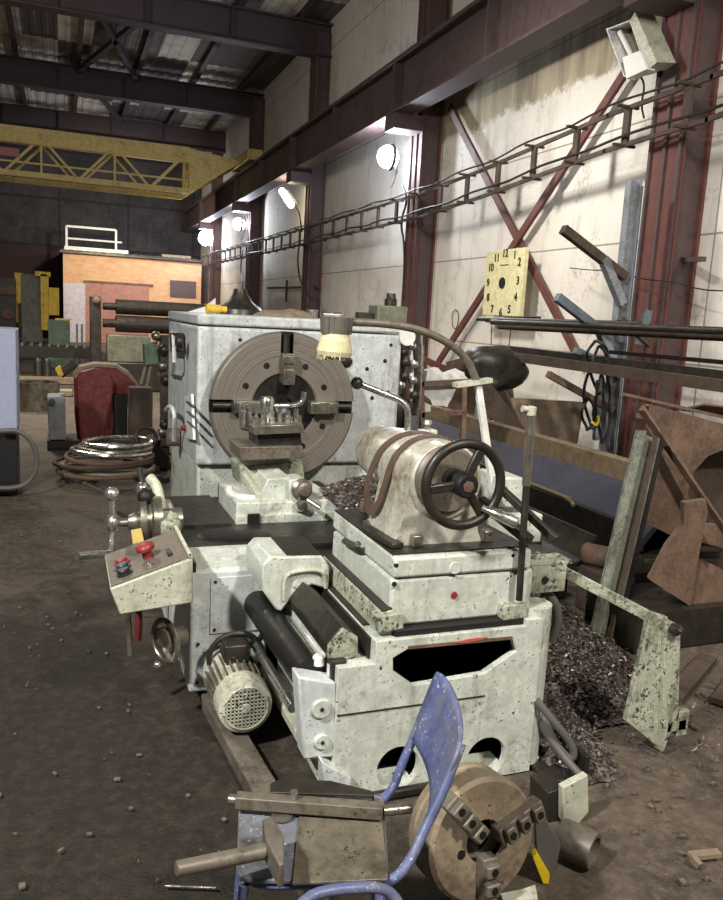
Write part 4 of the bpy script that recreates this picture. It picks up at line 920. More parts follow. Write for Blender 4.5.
bx.lathe(bc, bt-bc, [(0, .052), ((bt-bc).length*.96, .055)], 24)
bx.build('ferrule', 'ferrule', brs, smooth=False)
q = MB(); ln_ = (bb-bc).length
q.lathe(bc+(bt-bc)*.05, bb-bc, [(0, .05), (ln_*.3, .062), (ln_*.8, .072), (ln_*1.0, .066), (ln_*1.02, .02)], 30)
for i in range(150):
    a = random.random()*6.28; r_ = .063*math.sqrt(random.random()); d = V((math.cos(a)*r_, math.sin(a)*r_, 0)); q.beam(bc+d*.8, bb+d*1.12+V((0, 0, -.012*random.random())), .004, .003, up=(0, 1, .1))
q.build('bristles', 'bristle', brs, smooth=False)
tr_ = thing('tee_wrench', 'tall upright steel rod with a brass elbow on top beside the handwheel', 'wrench', A(519, 578, Y=2.47))
a, b = A(519, 600, Y=2.47), A(531, 412, Y=2.47)
MB().cyl(a, b, .0135).build('rod', 'dark_steel', tr_)
MB().cyl(a+(b-a)*.62, b, .0165).build('sleeve', 'steel', tr_)
MB().lathe(b-V((0, 0, .012)), (0, 0, 1), [(0, .019), (.03, .02), (.034, .012)], 14).cyl(b+V((0, 0, .008)), b+V((-.038, 0, .012)), .012).build('elbow', 'cream_paint', tr_)
hz = 1.72
c = A(217, 309, Y=5.7); c.z = hz; ym = thing('yellow_fitting', 'small yellow ring fitting lying on the left end of the headstock top', 'fitting', c)
MB().lathe(c+V((-.07, 0, .034)), (1, .1, 0), [(0, .03), (.09, .03), (.10, .022), (.14, .022)], 20).build('body', 'machine_yellow', ym)
MB().torus(c+V((-.07, 0, .034)), (1, .1, 0), .026, .008, 20, 8).build('ring', 'machine_yellow', ym)
def on_lid(px, Y_): 
    p = A(px, 310, Y=Y_); return V((p.x, Y_, hz))
c = on_lid(240, 6.3); single(MB().lathe(c, (0, 0, 1), [(0, .19), (.04, .18), (.1, .1), (.16, .06), (.2, .05)], 28), 'funnel', 'dark_steel', 'dark upturned funnel on the headstock top behind the yellow fitting', 'funnel')
c = on_lid(203, 6.5); single(MB().prism([c+V((-.12, 0, 0)), c+V((.1, 0, 0)), c+V((.10, 0, .12)), c+V((.02, 0, .05))], (0, .03, 0)), 'paper_scrap', 'white_plastic', 'torn white scrap standing on the far left corner of the headstock top', 'paper')
c = on_lid(285, 6.0); rg = MB(); rg.ball(c, .2, (1.2, .8, .28), 24)
for v in rg.bm.verts: v.co += noise.noise_vector(v.co*9)*.03; v.co.z = max(v.co.z, hz)
single(rg, 'dusty_rag', 'board', 'dusty crumpled rag in the middle of the headstock top', 'rag')
c = on_lid(312, 6.1); single(MB().cyl(c, c+V((0, 0, .07)), .05).cyl(c+V((.09, 0, .03)), c+V((.25, 0, .03)), .03), 'small_fittings', 'bright_steel', 'small metal fittings right of the rag on the headstock top', 'fitting')
c = on_lid(388, 5.9); t = thing('junction_casting', 'grey cast block with a cap on the right end of the headstock top', 'casting', c)
MB().box(c+V((-.13, -.1, 0)), c+V((.13, .1, .13))).build('block', 'olive', t, bevel=.01)
MB().lathe(c+V((.02, 0, .13)), (0, 0, 1), [(0, .05), (.05, .05), (.06, .04), (.1, .035)], 12).build('cap', 'dark_steel', t)
MB().box(c+V((-.26, -.05, 0)), c+V((-.14, .05, .07))).build('plug_box', 'dark_steel', t, bevel=.006)
c = on_lid(300, 6.4)
single(MB().prism([c+V((-.05, 0, 0)), c+V((.1, 0, 0)), c+V((.1, 0, .05)), c+V((-.05, 0, .05))], (0, .1, 0)), 'wooden_block', 'timber', 'little wooden block at the back of the headstock top', 'block')

# ------------------------------------------------------------------ foreground
ch = thing('chair', 'old blue-painted metal workshop chair with tools on its seat', 'chair', (.6, 1.75, 0))
sz = .45
sc4 = [A(*p, Z=sz) for p in ((236, 880), (389, 880), (384, 793), (239, 797))]
def rounded(poly, r, n=5):
    out = []
    for i, p in enumerate(poly):
        a = poly[i-1]; b = poly[(i+1) % len(poly)]; da = (a-p).normalized()*r; db = (b-p).normalized()*r
        for k in range(n+1):
            t = k/n; out.append(p+da*(1-t)**2+db*t**2)
    return out
rp = rounded(sc4, .05); MB().prism([p-V((0, 0, .012)) for p in rp], (0, 0, .012)).build('seat', 'seat_paint', ch, bevel=.003)
ctr = sum(sc4, V())/4
fr = [p+(ctr-p)*.10-V((0, 0, .025)) for p in sc4]
MB().tube(rounded(fr, .06, 4), .011, 8, closed=True).build('seat_frame', 'blue_paint', ch)
for i in range(4):
    p = fr[i]+V((0, 0, .0)); f_ = fr[i]+(fr[i]-ctr)*.12; f_.z = 0.0
    MB().cyl(f_, p, .012).build('leg', 'blue_paint', ch); MB().cyl(f_, f_+V((0, 0, .02)), .016).build('foot_cap', 'rubber', ch)
MB().tube([fr[0]-V((0, 0, .20)), fr[1]-V((0, 0, .20))], .009).build('stretcher', 'blue_paint', ch)
nb, nt, ft, fb_ = A(429, 815, Y=1.58), A(461, 748, Y=1.60), A(438, 667, Y=1.90), A(410, 738, Y=1.88)
bm_ = MB(); NB = 10; G = []
for i in range(NB+1):
    row = []
    for j in range(NB+1):
        u, v = i/NB, j/NB; p = (nb*(1-u)+fb_*u)*(1-v)+(nt*(1-u)+ft*u)*v
        # rounded corners and a shallow bow towards the back
        k = max(0, abs(2*u-1)-.72)/.28; l_ = max(0, abs(2*v-1)-.72)/.28
        q = (nb+nt+ft+fb_)/4; p = p+(q-p)*(.07*k*l_)+V((.028*(1-(2*u-1)**2), 0, 0))
        row.append(bm_.bm.verts.new(p))
    G.append(row)
for i in range(NB):
    for j in range(NB): bm_.bm.faces.new((G[i][j], G[i+1][j], G[i+1][j+1], G[i][j+1]))
bk = bm_.build('backrest', 'blue_paint', ch); so = bk.modifiers.new('solid', 'SOLIDIFY'); so.thickness = .009; so.offset = 0
MB().tube([fr[1], A(398, 877, Y=1.52), A(412, 858, Y=1.54), A(425, 828, Y=1.57), (nb*.7+nt*.3)+V((.01, 0, 0)), nt+V((.012, 0.02, 0))], .0125, 10, 2).build('back_tube', 'blue_paint', ch)
MB().tube([fr[2], A(394, 788, Y=1.86), A(400, 768, Y=1.86), A(412, 742, Y=1.87), (fb_*.5+ft*.5)+V((.012, 0, 0))], .0125, 10, 2).build('back_tube', 'blue_paint', ch)
MB().tube([A(300, 905, Y=1.45), A(318, 891, Y=1.47), A(372, 886, Y=1.46), A(392, 892, Y=1.46), A(402, 910, Y=1.44)], .0125, 10, 2).build('front_tube', 'blue_paint', ch)
sp_ = [A(*p, Z=sz) for p in ((292, 886), (388, 882), (381, 808), (300, 806))]
single(MB().prism(sp_, (0, 0, .008)), 'steel_plate', 'seat_plate', 'flat worn steel plate lying on the chair seat under the tools', 'plate', bevel=.002)
hm = thing('hammer', 'heavy hammer with a steel tube handle lying on the chair seat', 'hammer', A(272, 855, Z=sz+.008))
a, b = A(176, 869, Z=sz+.09), A(270, 850, Z=sz+.07)
MB().lathe(a, b-a, [(0, .014), (.003, .017), ((b-a).length, .0185)], 18).build('handle', 'grey_iron', hm)
hd = [A(*p, Z=sz+.075) for p in ((262, 828), (273, 826), (284, 846), (284, 873), (279, 875), (265, 848))]
MB().prism([p+V((0, 0, -.035)) for p in hd], (0, 0, .06)).build('head', 'grey_iron', hm, bevel=.004)
tb_ = thing('boring_bar', 'long square steel bar with a round turned end lying across the chair seat', 'bar', A(310, 806, Z=sz+.01))
z_ = sz+.035
MB().beam(A(236, 800, Z=z_), A(383, 811, Z=z_), .034, .034).build('shank', 'grey_iron', tb_, bevel=.003)
MB().cyl(A(383, 811, Z=z_), A(411, 808, Z=z_), .014).build('round_end', 'steel', tb_)
MB().cyl(A(229, 799, Z=z_), A(237, 800, Z=z_), .013).build('tip', 'bright_steel', tb_)
c = A(294, 800, Z=z_+.015); MB().lathe(c, (0, 0, 1), [(0, .008), (.018, .008), (.02, .011), (.026, .01)], 8).build('set_screw', 'bright_steel', tb_)
fbz = sz+.02
single(MB().prism([A(270, 790, Z=fbz), A(280, 785, Z=fbz), A(330, 787, Z=fbz), A(371, 797, Z=fbz), A(374, 802, Z=fbz), A(270, 799, Z=fbz)], (0, 0, .02)).beam(A(335, 801, Z=fbz+.008), A(372, 800, Z=fbz+.008), .02, .016), 'flat_bar', 'dark_steel', 'dark flat bar lying at the back edge of the chair seat', 'bar', bevel=.002)
single(MB().lathe(A(282, 816, Z=sz+.006), (0, 0, 1), [(0, .028), (.006, .028), (.007, .02), (.007, .0)], 24), 'washer', 'steel', 'round washer beside the hammer head on the chair seat', 'washer')
# spare three jaw chuck
kc = thing('jaw_chuck', 'round iron three-jaw chuck standing on the floor behind the blue chair', 'chuck', (1.2, 2.05, 0))
o = A(485, 838, Y=1.86); ax = V((-.10, 1, -.16)).normalized()
o.z = max(o.z-.01, .195)
Rk = .19
MB().lathe(o, ax, [(0, .065), (0, Rk-.012), (.012, Rk), (.075, Rk), (.08, Rk-.006), (.10, Rk-.006), (.105, Rk), (.13, Rk), (.14, Rk-.03), (.14, .08), (.02, .065)], 64, cap=False).build('body', 'brown_iron', kc)
xk = ax.cross(ZH).normalized()
if xk.x < 0: xk = -xk
yk = xk.cross(ax).normalized(); yk = yk if yk.z > 0 else -yk
MB().lathe(o+ax*.06, ax, [(0, .064), (.02, .064)], 30).build('bore', 'oily_black', kc)
for a_ in (130, 20, -92):
    d = xk*math.cos(R8(a_))+yk*math.sin(R8(a_)); t_ = xk*-math.sin(R8(a_))+yk*math.cos(R8(a_)); M3 = Matrix((d, t_, ax)).transposed()
    j = MB(); j.obox(o+d*.125-ax*.012, (.175, .052, .045), M3)
    for kx in (.07, .125, .18): j.obox(o+d*kx-ax*.04, (.036, .05, .03), M3)
    jo = j.build('jaw', 'grey_iron', kc, bevel=.005)
    for kx in (.07, .125, .18): MB().lathe(o+d*kx-ax*.054, -ax, [(0, .012), (.003, .012)], 14).build('jaw_bolt', 'oily_black', jo)
MB().lathe(o-xk*.085-yk*.02+ax*.002, -ax, [(0, .014), (.004, .014)], 14).build('key_hole', 'oily_black', kc)
b0 = A(592, 850, Z=.06); ba = V((-.55, .9, 0)).normalized()
single(MB().pipe(b0-ba*.01, b0+ba*.11, .060, .045, 32), 'pipe_bushing', 'grey_iron', 'thick-walled steel bushing lying on the floor at lower right', 'bushing', bevel=.003)
sl_ = thing('grey_guard_sheet', 'grey sheet with a yellow lower edge leaning beside the spare chuck', 'sheet', A(553, 880, Z=0))
gp = [A(*p, Y=1.9) for p in ((535, 815), (541, 812), (561, 846), (556, 868), (549, 882), (537, 850))]
MB().prism(gp, (.01, .03, .0)).build('sheet', 'hose_grey', sl_, bevel=.002)
MB().prism([A(*p, Y=1.885) for p in ((533, 858), (537, 853), (550, 875), (549, 884), (543, 884))], (0.01, .03, 0)).build('yellow_edge', 'yellow_plastic', sl_, bevel=.002)
mbk = thing('metal_bracket_box', 'rusty-bottomed pale steel box bracket beside the pedestal foot', 'bracket', A(580, 822, Z=0))
MB().prism([A(*p, Y=2.12) for p in ((563, 788), (588, 775), (589, 812), (577, 826), (563, 822))], (0, .03, 0)).build('plate', 'cream_paint', mbk, bevel=.003)
MB().prism([A(*p, Y=2.15) for p in ((548, 793), (565, 788), (565, 822), (556, 828), (548, 824))], (0, .12, 0)).build('side', 'oily', mbk, bevel=.003)  # dark block standing in for the shadow beside the plate
single(MB().beam(A(690, 856, Z=.012), A(719, 853, Z=.012), .03, .016).beam(A(693, 858, Z=.02), A(700, 866, Z=.01), .02, .02), 'wood_splinter', 'board', 'pale wood splinter on the floor at the lower right edge', 'splinter')
single(MB().prism([A(*p, Z=.01) for p in ((500, 897), (520, 893), (535, 888), (538, 906), (505, 909))], (0, 0, .012)), 'crumpled_paper', 'cream_paint', 'crumpled oily paper on the floor under the spare chuck', 'paper')
single(MB().cyl(A(165, 886, Z=.006), A(216, 888, Z=.006), .004), 'welding_wire', 'bright_steel', 'thin straight wire on the floor below the hammer handle', 'wire')

# stop bracket and bar on the right
sb = thing('support_stand', 'pale oily stand on the floor carrying a long flat bar from the lathe', 'stand', A(650, 745, Z=0))
sf = [A(*p, Y=2.42) for p in ((651, 612), (668, 617), (666, 700), (664, 752), (627, 722), (634, 690), (645, 640))]
MB().prism(sf, (.0, .03, 0)).build('web', 'green_grime', sb, bevel=.003)
MB().prism([A(*p, Y=2.40) for p in ((666, 622), (681, 626), (679, 700), (679, 712), (664, 752), (661, 752))], (0, .10, 0)).build('flange', 'green_grime', sb, bevel=.003)
MB().box(A(668, 722, Y=2.40), A(686, 730, Y=2.40)+V((0, .05, 0))).build('foot_lug', 'green_grime', sb, bevel=.004)
MB().box(A(680, 712, Y=2.40), A(687, 735, Y=2.40)+V((0, .05, 0))).build('foot_lug', 'green_grime', sb, bevel=.004)
MB().lathe(A(672, 628, Y=2.40), (.3, -1, 0), [(0, .022), (.03, .024), (.035, .016), (.05, .014)], 12).build('clamp_bolt', 'dark_steel', sb)
MB().beam(A(534, 556, Y=2.70), A(660, 622, Y=2.42), .016, .045).build('bar', 'green_grime', sb, bevel=.002)

# ------------------------------------------------------------------ scrap steel and racks on the right
def lng(px, py, X, z=None): return A(px, py, X=X)
def yb(name, mat, lab, X0, X1, Y0, Y1, z0, z1, cat='beam', group=None, bevel=.006):
    return single(MB().box((X0, Y0, z0), (X1, Y1, z1)), name, mat, lab, cat, group, bevel)
c0, c1 = A(640, 488, X=3.8), A(640, 520, X=3.6)
sg = thing('slate_channel', 'long slate-blue steel channel lying on the scrap stack below the timber', 'channel', (3.8, 6.5, .34))
b = MB(); b.prism([V((3.60, 4.1, .36)), V((3.88, 4.1, .66)), V((3.91, 4.1, .64)), V((3.64, 4.1, .34))], (0, 5.4, 0)); b.build('web', 'slate', sg)
b = MB(); b.prism([V((3.60, 4.1, .36)), V((3.64, 4.1, .34)), V((3.64, 4.1, .30)), V((3.58, 4.1, .31))], (0, 5.4, 0)); b.build('lower_flange', 'dark_steel', sg)
b = MB(); b.prism([V((3.88, 4.1, .66)), V((3.98, 4.1, .62)), V((3.97, 4.1, .60)), V((3.90, 4.1, .63))], (0, 5.4, 0)); b.build('upper_flange', 'slate', sg)
yb('timber_beam', 'timber', 'long squared timber lying on top of the slate channel', 3.985, 4.10, 4.5, 8.2, .585, .785, 'timber')
yb('timber_beam', 'timber', 'weathered flat timber behind the squared one', 4.12, 4.38, 4.7, 7.6, .585, .69, 'timber')
for i, (x0, x1, y0, y1, z0, z1, mt_, lb) in enumerate((
    (3.985, 4.45, 4.2, 8.6, .0, .58, 'rust_dark', 'stack of rusty bars carrying the two timbers'),
    (3.58, 3.90, 4.0, 9.0, .0, .28, 'oily', 'dark steel box beam under the slate channel'))):
    yb('bar_stack' if i == 0 else 'box_beam', mt_, lb, x0, x1, y0, y1, z0, z1, 'beam')
for i, (x, z, r, y0, y1, lb) in enumerate(((3.40, .243, .026, 4.3, 8.0, 'thin dark pipe along the edge of the box beam, uppermost of three'), (3.42, .166, .05, 4.35, 8.2, 'dark pipe below the thin one beside the box beam'), (3.40, .058, .058, 4.3, 7.8, 'thick dark pipe on the floor beside the box beam'))):
    single(MB().cyl((x, y0, z), (x, y1, z), r, n=14), 'steel_pipe', 'dark_steel', lb, 'pipe', 'pipes beside the box beam')
yb('dark_rail', 'oily_black', 'tall dark rail along the lower edge of the slate channel', 3.515, 3.58, 4.2, 8.6, 0, .484, 'rail')
cbr = thing('brass_rod', 'thin bronze rod with a bent end lying along the dark box beam', 'rod', A(570, 490, X=3.55))
b0_ = A(571, 494, X=3.55); MB().tube([V((3.55, 6.4, .497)), V((3.55, b0_.y, .497)), V((3.52, b0_.y-.03, .497))], .013, 8).build('rod', 'timber', cbr); MB().tube([V((3.55, b0_.y+.1, .497)), V((3.49, b0_.y-.10, .50)), V((3.48, b0_.y-.14, .48))], .014, 8, 1).build('hook', 'timber', cbr)
tg = MB()
for i in range(13):
    pass
tr0 = [V((2.96+.22*math.cos(PI+PI*i/10), 4.0, .46+.2*math.sin(PI+PI*i/10))) for i in range(11)]
b = MB(); 
inner = [V((2.96+.2*math.cos(PI+PI*i/10), 4.0, .46+.18*math.sin(PI+PI*i/10))) for i in range(11)]
b.prism(tr0+inner[::-1], (0, 1.7, 0))
single(b, 'half_pipe_trough', 'dark_steel', 'dark half-pipe trough beside the metal shavings', 'trough')
for y in (4.15, 5.5): yb('support_block', 'oily', 'dark block under the half-pipe trough, %s one' % ('near' if y < 5 else 'far'), 2.8, 3.1, y, y+.12, 0, .265, 'block')
rl_ = thing('roller', 'rusty roller lying on the floor behind the leaning channel', 'roller', (3.5, 3.8, 0))
e = A(633, 563, Y=3.78); ev = V((-.55, .8, 0)).normalized(); e.z = max(e.z, .08)
MB().lathe(e, ev, [(0, .03), (0, .058), (.02, .068), (.30, .068), (.32, .05)], 26, cap=False).build('barrel', 'rust', rl_)
MB().lathe(e-ev*.003, -ev, [(0, .03), (.002, .028)], 14).build('bore', 'oily_black', rl_)
yb('roller_block', 'rust_dark', 'low rusty block under the roller', e.x-.22, e.x+.05, 3.80, 4.02, 0, max(.01, e.z-.069), 'block')
lc = thing('leaning_channel', 'grey-green steel channel leaning against the scrap stack', 'channel', A(605, 612, Z=0))
a, b2 = A(600, 612, Y=3.50), A(644, 434, Y=3.72); a.z = 0
MB().channel(a, b2, .16, .06, .012, up=(.25, -1, 0)).build('web', 'worn_channel', lc, smooth=False)
MB().beam(a+V((.055, -.035, .01)), b2+V((.055, -.035, -.01)), .012, .03, up=(0, -1, 0)).build('edge_strip', 'rust_dark', lc)
MB().beam(a+V((.10, .0, .01)), b2+V((.10, .0, -.03)), .03, .10, up=(0, -1, 0)).build('side_bar', 'oily_black', lc)
ra = thing('rusty_trough', 'rusty steel box with a round cut-out at the right edge', 'steel box', (4.0, 3.9, .3))
RYT = 3.85
pl = [A(*p, Y=RYT) for p in ((650, 405), (770, 436), (770, 450), (723, 450), (708, 456), (694, 472), (688, 492), (692, 512), (706, 524), (770, 530), (770, 560), (668, 534), (640, 520), (636, 480))]
MB().prism(pl, (.02, .03, 0)).build('front_plate', 'rust', ra, smooth=False)
MB().prism([A(*p, Y=4.06) for p in ((660, 425), (770, 452), (770, 540), (660, 530))], (0, .02, 0)).build('back_plate', 'rust_dark', ra, smooth=False)
MB().beam(A(623, 394, Y=3.98), A(770, 428, Y=3.98), .05, .018).build('rim', 'rust', ra, smooth=False)
MB().beam(A(692, 407, Y=4.1), A(770, 416, Y=4.1), .22, .012, up=(0, .3, 1)).build('far_flap', 'rust', ra, smooth=False)
MB().beam(A(648, 405, Y=3.95), A(690, 422, Y=3.95), .05, .01).build('inner_ledge', 'board', ra, smooth=False)
single(MB().box((A(668, 500, Y=3.85).x, 3.8, 0), (A(770, 500, Y=3.85).x, 4.1, min(p.z for p in pl)-.004)), 'steel_skid', 'oily', 'dark steel skid under the rusty box', 'skid')
single(MB().angle(A(641, 408, Y=3.80), A(735, 545, Y=3.66), .05, .01, up=(0, -1, .2)), 'angle_bar', 'rust', 'rusty angle bar leaning diagonally in front of the rusty box', 'angle bar', smooth=False)
gs = thing('gusset_bracket', 'rusty triangular bracket with a hole near its tip', 'bracket', A(690, 605, Y=3.35))
gpl = [A(*p, Y=3.35) for p in ((684, 503), (706, 500), (708, 512), (700, 550), (690, 606), (650, 580), (668, 545), (684, 525))]
go = MB().prism(gpl, (.02, .05, 0)).build('plate', 'rust', gs, smooth=False)
cut(go, [MB().cyl(A(691, 518, Y=3.25), A(691, 518, Y=3.25)+V((0, .3, 0)), .024)], MT['oily_black'])
MB().prism([A(*p, Y=3.37) for p in ((697, 566), (702, 562), (712, 575), (716, 566), (724, 570), (740, 600), (740, 612), (690, 606))], (.02, .25, 0)).build('base_block', 'rust', gs, smooth=False)
bz = min(p.z for p in gpl)
single(MB().box((gpl[5].x-.1, 3.3, 0), (4.1, 3.75, max(.02, bz))), 'scrap_slab', 'oily', 'dark oily steel slab on the floor under the triangular bracket', 'slab')
for i, (x, lb) in enumerate(((2.75, 'dark flat bar on the floor nearest the support stand'), (2.95, 'second dark flat bar on the floor behind the support stand'))):
    single(MB().beam((x, 2.78-.1*i, .015), (x+.55, 3.12-.1*i, .015), .09, .03), 'flat_bar', 'rust_dark', lb, 'bar', 'flat bars behind the stand')
# storage rack at the near column
rk = thing('bar_rack', 'blue-grey steel rack post with slanted arms against the nearest column', 'rack', A(610, 445, Y=7.2))
pt, pb = A(632, 180, Y=7.35), A(604, 452, Y=7.35)
pb2 = V((pb.x, 7.35, 0))
MB().channel(pb2+V((-.0, 0, 0)), pt, .15, .08, .012, up=(0, -1, 0)).build('post', 'blue_grey_steel', rk, smooth=False)
MB().beam(pb2+V((.12, .0, 0)), pt+V((.12, .0, -.05)), .045, .05).build('post_strip', 'blue_steel', rk, smooth=False)
for (p, q, r_, m1, m2) in (((563, 229), (625, 277), (600, 256), 'rust_dark', 'blue_grey_steel'), ((557, 297), (612, 340), (597, 328), 'blue_steel', 'blue_grey_steel')):
    MB().beam(A(*p, Y=7.25), A(*q, Y=7.25), .09, .09, up=(0, 1, 0)).build('arm', m1, rk, smooth=False)
    MB().beam(A(r_[0]+3, r_[1]+2, Y=7.25), A(r_[0]+22, r_[1]+48, Y=7.25), .09, .09, up=(0, 1, 0)).build('brace', m2, rk, smooth=False)
for p, q in (((575, 350), (620, 372)),):
    MB().beam(A(*p, Y=7.25), A(*q, Y=7.25), .07, .07, up=(0, 1, 0)).build('arm', 'blue_steel', rk, smooth=False)
MB().beam(A(600, 380, Y=7.2), A(596, 440, Y=7.2), .06, .06, up=(0, 1, 0)).build('leg', 'blue_grey_steel', rk, smooth=False)
MB().beam(A(620, 318, Y=7.05), A(650, 345, Y=7.05), .06, .06, up=(0, 1, 0)).build('stub_arm', 'rust_dark', rk, smooth=False)
MB().beam(A(640, 345, Y=7.08), A(648, 310, Y=7.08), .10, .04, up=(0, 1, 0)).build('upright_strip', 'blue_steel', rk, smooth=False)
for i, (px0, py0, px1, X, r, mt_, lb) in enumerate((
    (492, 322, 760, 5.25, .035, 'dark_steel', 'long dark pipe on the upper rack arms, foremost'),
    (500, 326, 760, 5.42, .045, 'rust_dark', 'long rusty pipe on the upper rack arms, behind the foremost'),
    (478, 319, 640, 5.6, .03, 'dark_steel', 'short pipe on the upper rack arms, nearest the wall'))):
    p = A(px0, py0, X=X); single(MB().cyl((X, p.y, p.z), (X, max(2.0, A(px1, 330, X=X).y), p.z+.02), r, n=12), 'long_pipe', mt_, lb, 'pipe', 'pipes on the upper rack arms')
for i, (px0, py0, X, w_, h_, mt_, lb) in enumerate((
    (500, 355, 5.0, .08, .10, 'rust_dark', 'flat rusty bar on the lower rack arms, foremost'),
    (470, 352, 5.12, .06, .06, 'timber', 'pale bar on the lower rack arms, second from the front'),
    (505, 349, 5.3, .09, .09, 'dark_steel', 'dark bar on the lower rack arms, nearest the wall'))):
    p = A(px0, py0, X=X); single(MB().beam((X, p.y, p.z), (X, 2.4, p.z-.05), w_, h_), 'long_bar', mt_, lb, 'bar', 'bars on the lower rack arms')
single(MB().beam(A(548, 374, Y=7.15), A(612, 410, Y=7.15), .07, .06, up=(0, 1, 0)), 'rusty_tube', 'rust', 'short rusty square tube jutting from the rack foot', 'tube')
single(MB().beam((5.2, A(640, 415, X=5.2).y, A(640, 415, X=5.2).z), (5.2, 3.0, A(640, 415, X=5.2).z), .10, .05), 'long_plank', 'board', 'grey plank along the pile below the rack bars', 'plank')
# loops of cable hung on the rack
lp = MB()
for cx_, cyy, rx, ry in ((594, 395, 9, 34), (600, 370, 8, 24), (588, 414, 5, 16), (603, 405, 6, 38), (597, 355, 9, 14)):
    lp.tube([A(cx_+rx*math.cos(2*PI*i/22)+1.5*math.sin(i), cyy+ry*math.sin(2*PI*i/22), Y=6.9+.06*math.sin(i*.9)) for i in range(22)], .016, 6, 1, closed=True)
single(lp, 'cable_coil', 'cable', 'tangled loops of black cable hanging on the rack post', 'cable')
single(MB().tube([A(592, 422, Y=6.8), A(596, 426, Y=6.8), A(599, 421, Y=6.8), A(598, 416, Y=6.8)], .014, 8, 1), 'yellow_plug', 'yellow_plastic', 'small yellow cable connector hanging at the foot of the cable loops', 'plug')
single(MB().tube([A(570, 268, X=6.3)]+[A(560+28*i, 263+5*i+(2 if i % 2 else -2), X=6.1-.02*i) for i in range(1, 7)], .007, 6, 2), 'slack_wire', 'cable', 'thin slack wire strung along the wall past the nearest column', 'wire')
# plywood, plates, frame
single(MB().prism([A(*p, Y=8.0) for p in ((509, 398), (580, 402), (572, 447), (548, 446), (520, 436))], (.1, .04, 0)), 'plywood_sheet', 'board', 'brown plywood sheet leaning behind the timbers', 'sheet')
single(MB().prism([A(*p, Y=7.3) for p in ((475, 385), (486, 383), (523, 432), (520, 444), (500, 434))], (.08, .04, 0)), 'steel_offcut', 'rust_dark', 'slanted dark steel offcut leaning left of the plywood', 'offcut')
single(MB().prism([A(*p, Y=8.6) for p in ((446, 362), (484, 352), (500, 372), (506, 412), (470, 428), (448, 420))], (.3, .25, 0)), 'scrap_crate', 'rust', 'brown rusty crate behind the red tubular stand', 'crate')
sk_ = MB().ball(A(493, 368, Y=8.05), .30, (1.25, .8, .8), 24)
for v in sk_.bm.verts: v.co += noise.noise_vector(v.co*4)*.12
single(sk_, 'black_sack', 'oily', 'dark full sack on the scrap behind the arched pipe', 'sack')
single(MB().box((4.5, 7.6, 0), (6.1, 9.6, .28)), 'scrap_stack', 'rust_dark', 'low stack of rusty sheets under the crate and plywood', 'scrap stack', bevel=.01)
single(MB().box((4.5, 4.9, 0), (5.4, 6.9, .42)), 'scrap_bundle', 'rust_dark', 'bundle of rusty profiles beside the timbers below the rack', 'scrap bundle', bevel=.01)
single(MB().cyl(V((4.04, A(479, 418, X=4.04).y, .785)), V((4.04, A(479, 418, X=4.04).y, .91)), .05), 'steel_cup', 'blue_grey_steel', 'small grey cup standing on the timber by the white post', 'cup')
fr_ = thing('tubular_stand', 'rusty red tubular stand beside the headstock', 'stand', A(440, 470, Y=5.6))
F = lambda u, v: A(u, v, Y=5.8)
for p, q, nm in (((421, 384), (474, 381), 'top_bar'), ((421, 415), (465, 412), 'lower_bar'), ((464, 383), (462, 470), 'post'), ((421, 384), (423, 470), 'post'), ((421, 345), (421, 384), 'stub')):
    MB().beam(F(*p), F(*q), .04, .04, up=(0, 1, 0)).build(nm, 'rust' if nm != 'stub' else 'bright_steel', fr_, smooth=False)
for u, v in ((462, 470), (423, 470)): p = F(u, v); MB().beam(p, V((p.x, p.y, 0)), .04, .04, up=(0, 1, 0)).build('leg', 'rust', fr_, smooth=False)
bgm = MB(); pts = [F(428, 372), F(445, 370), F(447, 376), F(468, 371), F(471, 380), F(456, 392), F(450, 408), F(436, 406), F(428, 395)]
bgm.prism([p+V((0, .05, 0)) for p in pts], (0, .18, 0))
bmesh.ops.subdivide_edges(bgm.bm, edges=bgm.bm.edges[:], cuts=2, use_grid_fill=True)
for v in bgm.bm.verts: v.co += noise.noise_vector(v.co*11)*.03
single(bgm, 'plastic_bag', 'white_dusty', 'crumpled translucent white bag hanging in the red tubular stand', 'bag')
single(MB().prism([A(*p, Y=9.3) for p in ((424, 356), (446, 366), (452, 440), (440, 440), (438, 372), (424, 362))], (.02, .03, 0)), 'angle_offcut', 'maroon', 'maroon steel offcut leaning behind the arched pipe', 'offcut')

# ------------------------------------------------------------------ left background
cbn = thing('control_cabinet', 'tall lilac-grey cabinet with a black base cut by the left edge', 'cabinet', (-1.2, 7.7, 0))
xr = A(17, 400, Y=7.6).x; zt_ = A(10, 329, Y=7.6).z; zm = A(10, 430, Y=7.6).z
MB().box((xr-1.0, 7.6, zm), (xr, 8.1, zt_)).build('body', 'grey_sheet', cbn, bevel=.01)
MB().box((xr-1.0, 7.62, 0), (xr-.01, 8.1, zm)).build('base', 'black_plastic', cbn, bevel=.01)
MB().tube([A(0, 431, Y=7.5), A(20, 430, Y=7.5), A(34, 444, Y=7.5), A(38, 462, Y=7.5), A(32, 480, Y=7.5), A(18, 488, Y=7.5), A(-10, 488, Y=7.5)], .022, 8, 2).build('hose', 'hose_grey', cbn)
hp = [(0.0, .05, .46, 'rust'), (.03, .10, .44, 'brown_iron'), (-.02, .15, .47, 'rust_dark'), (.04, .20, .42, 'rust'), (.06, .25, .38, 'bright_steel'), (.1, .29, .35, 'steel'), (.12, .33, .33, 'bright_steel')]
hc_ = A(106, 478, Z=0)
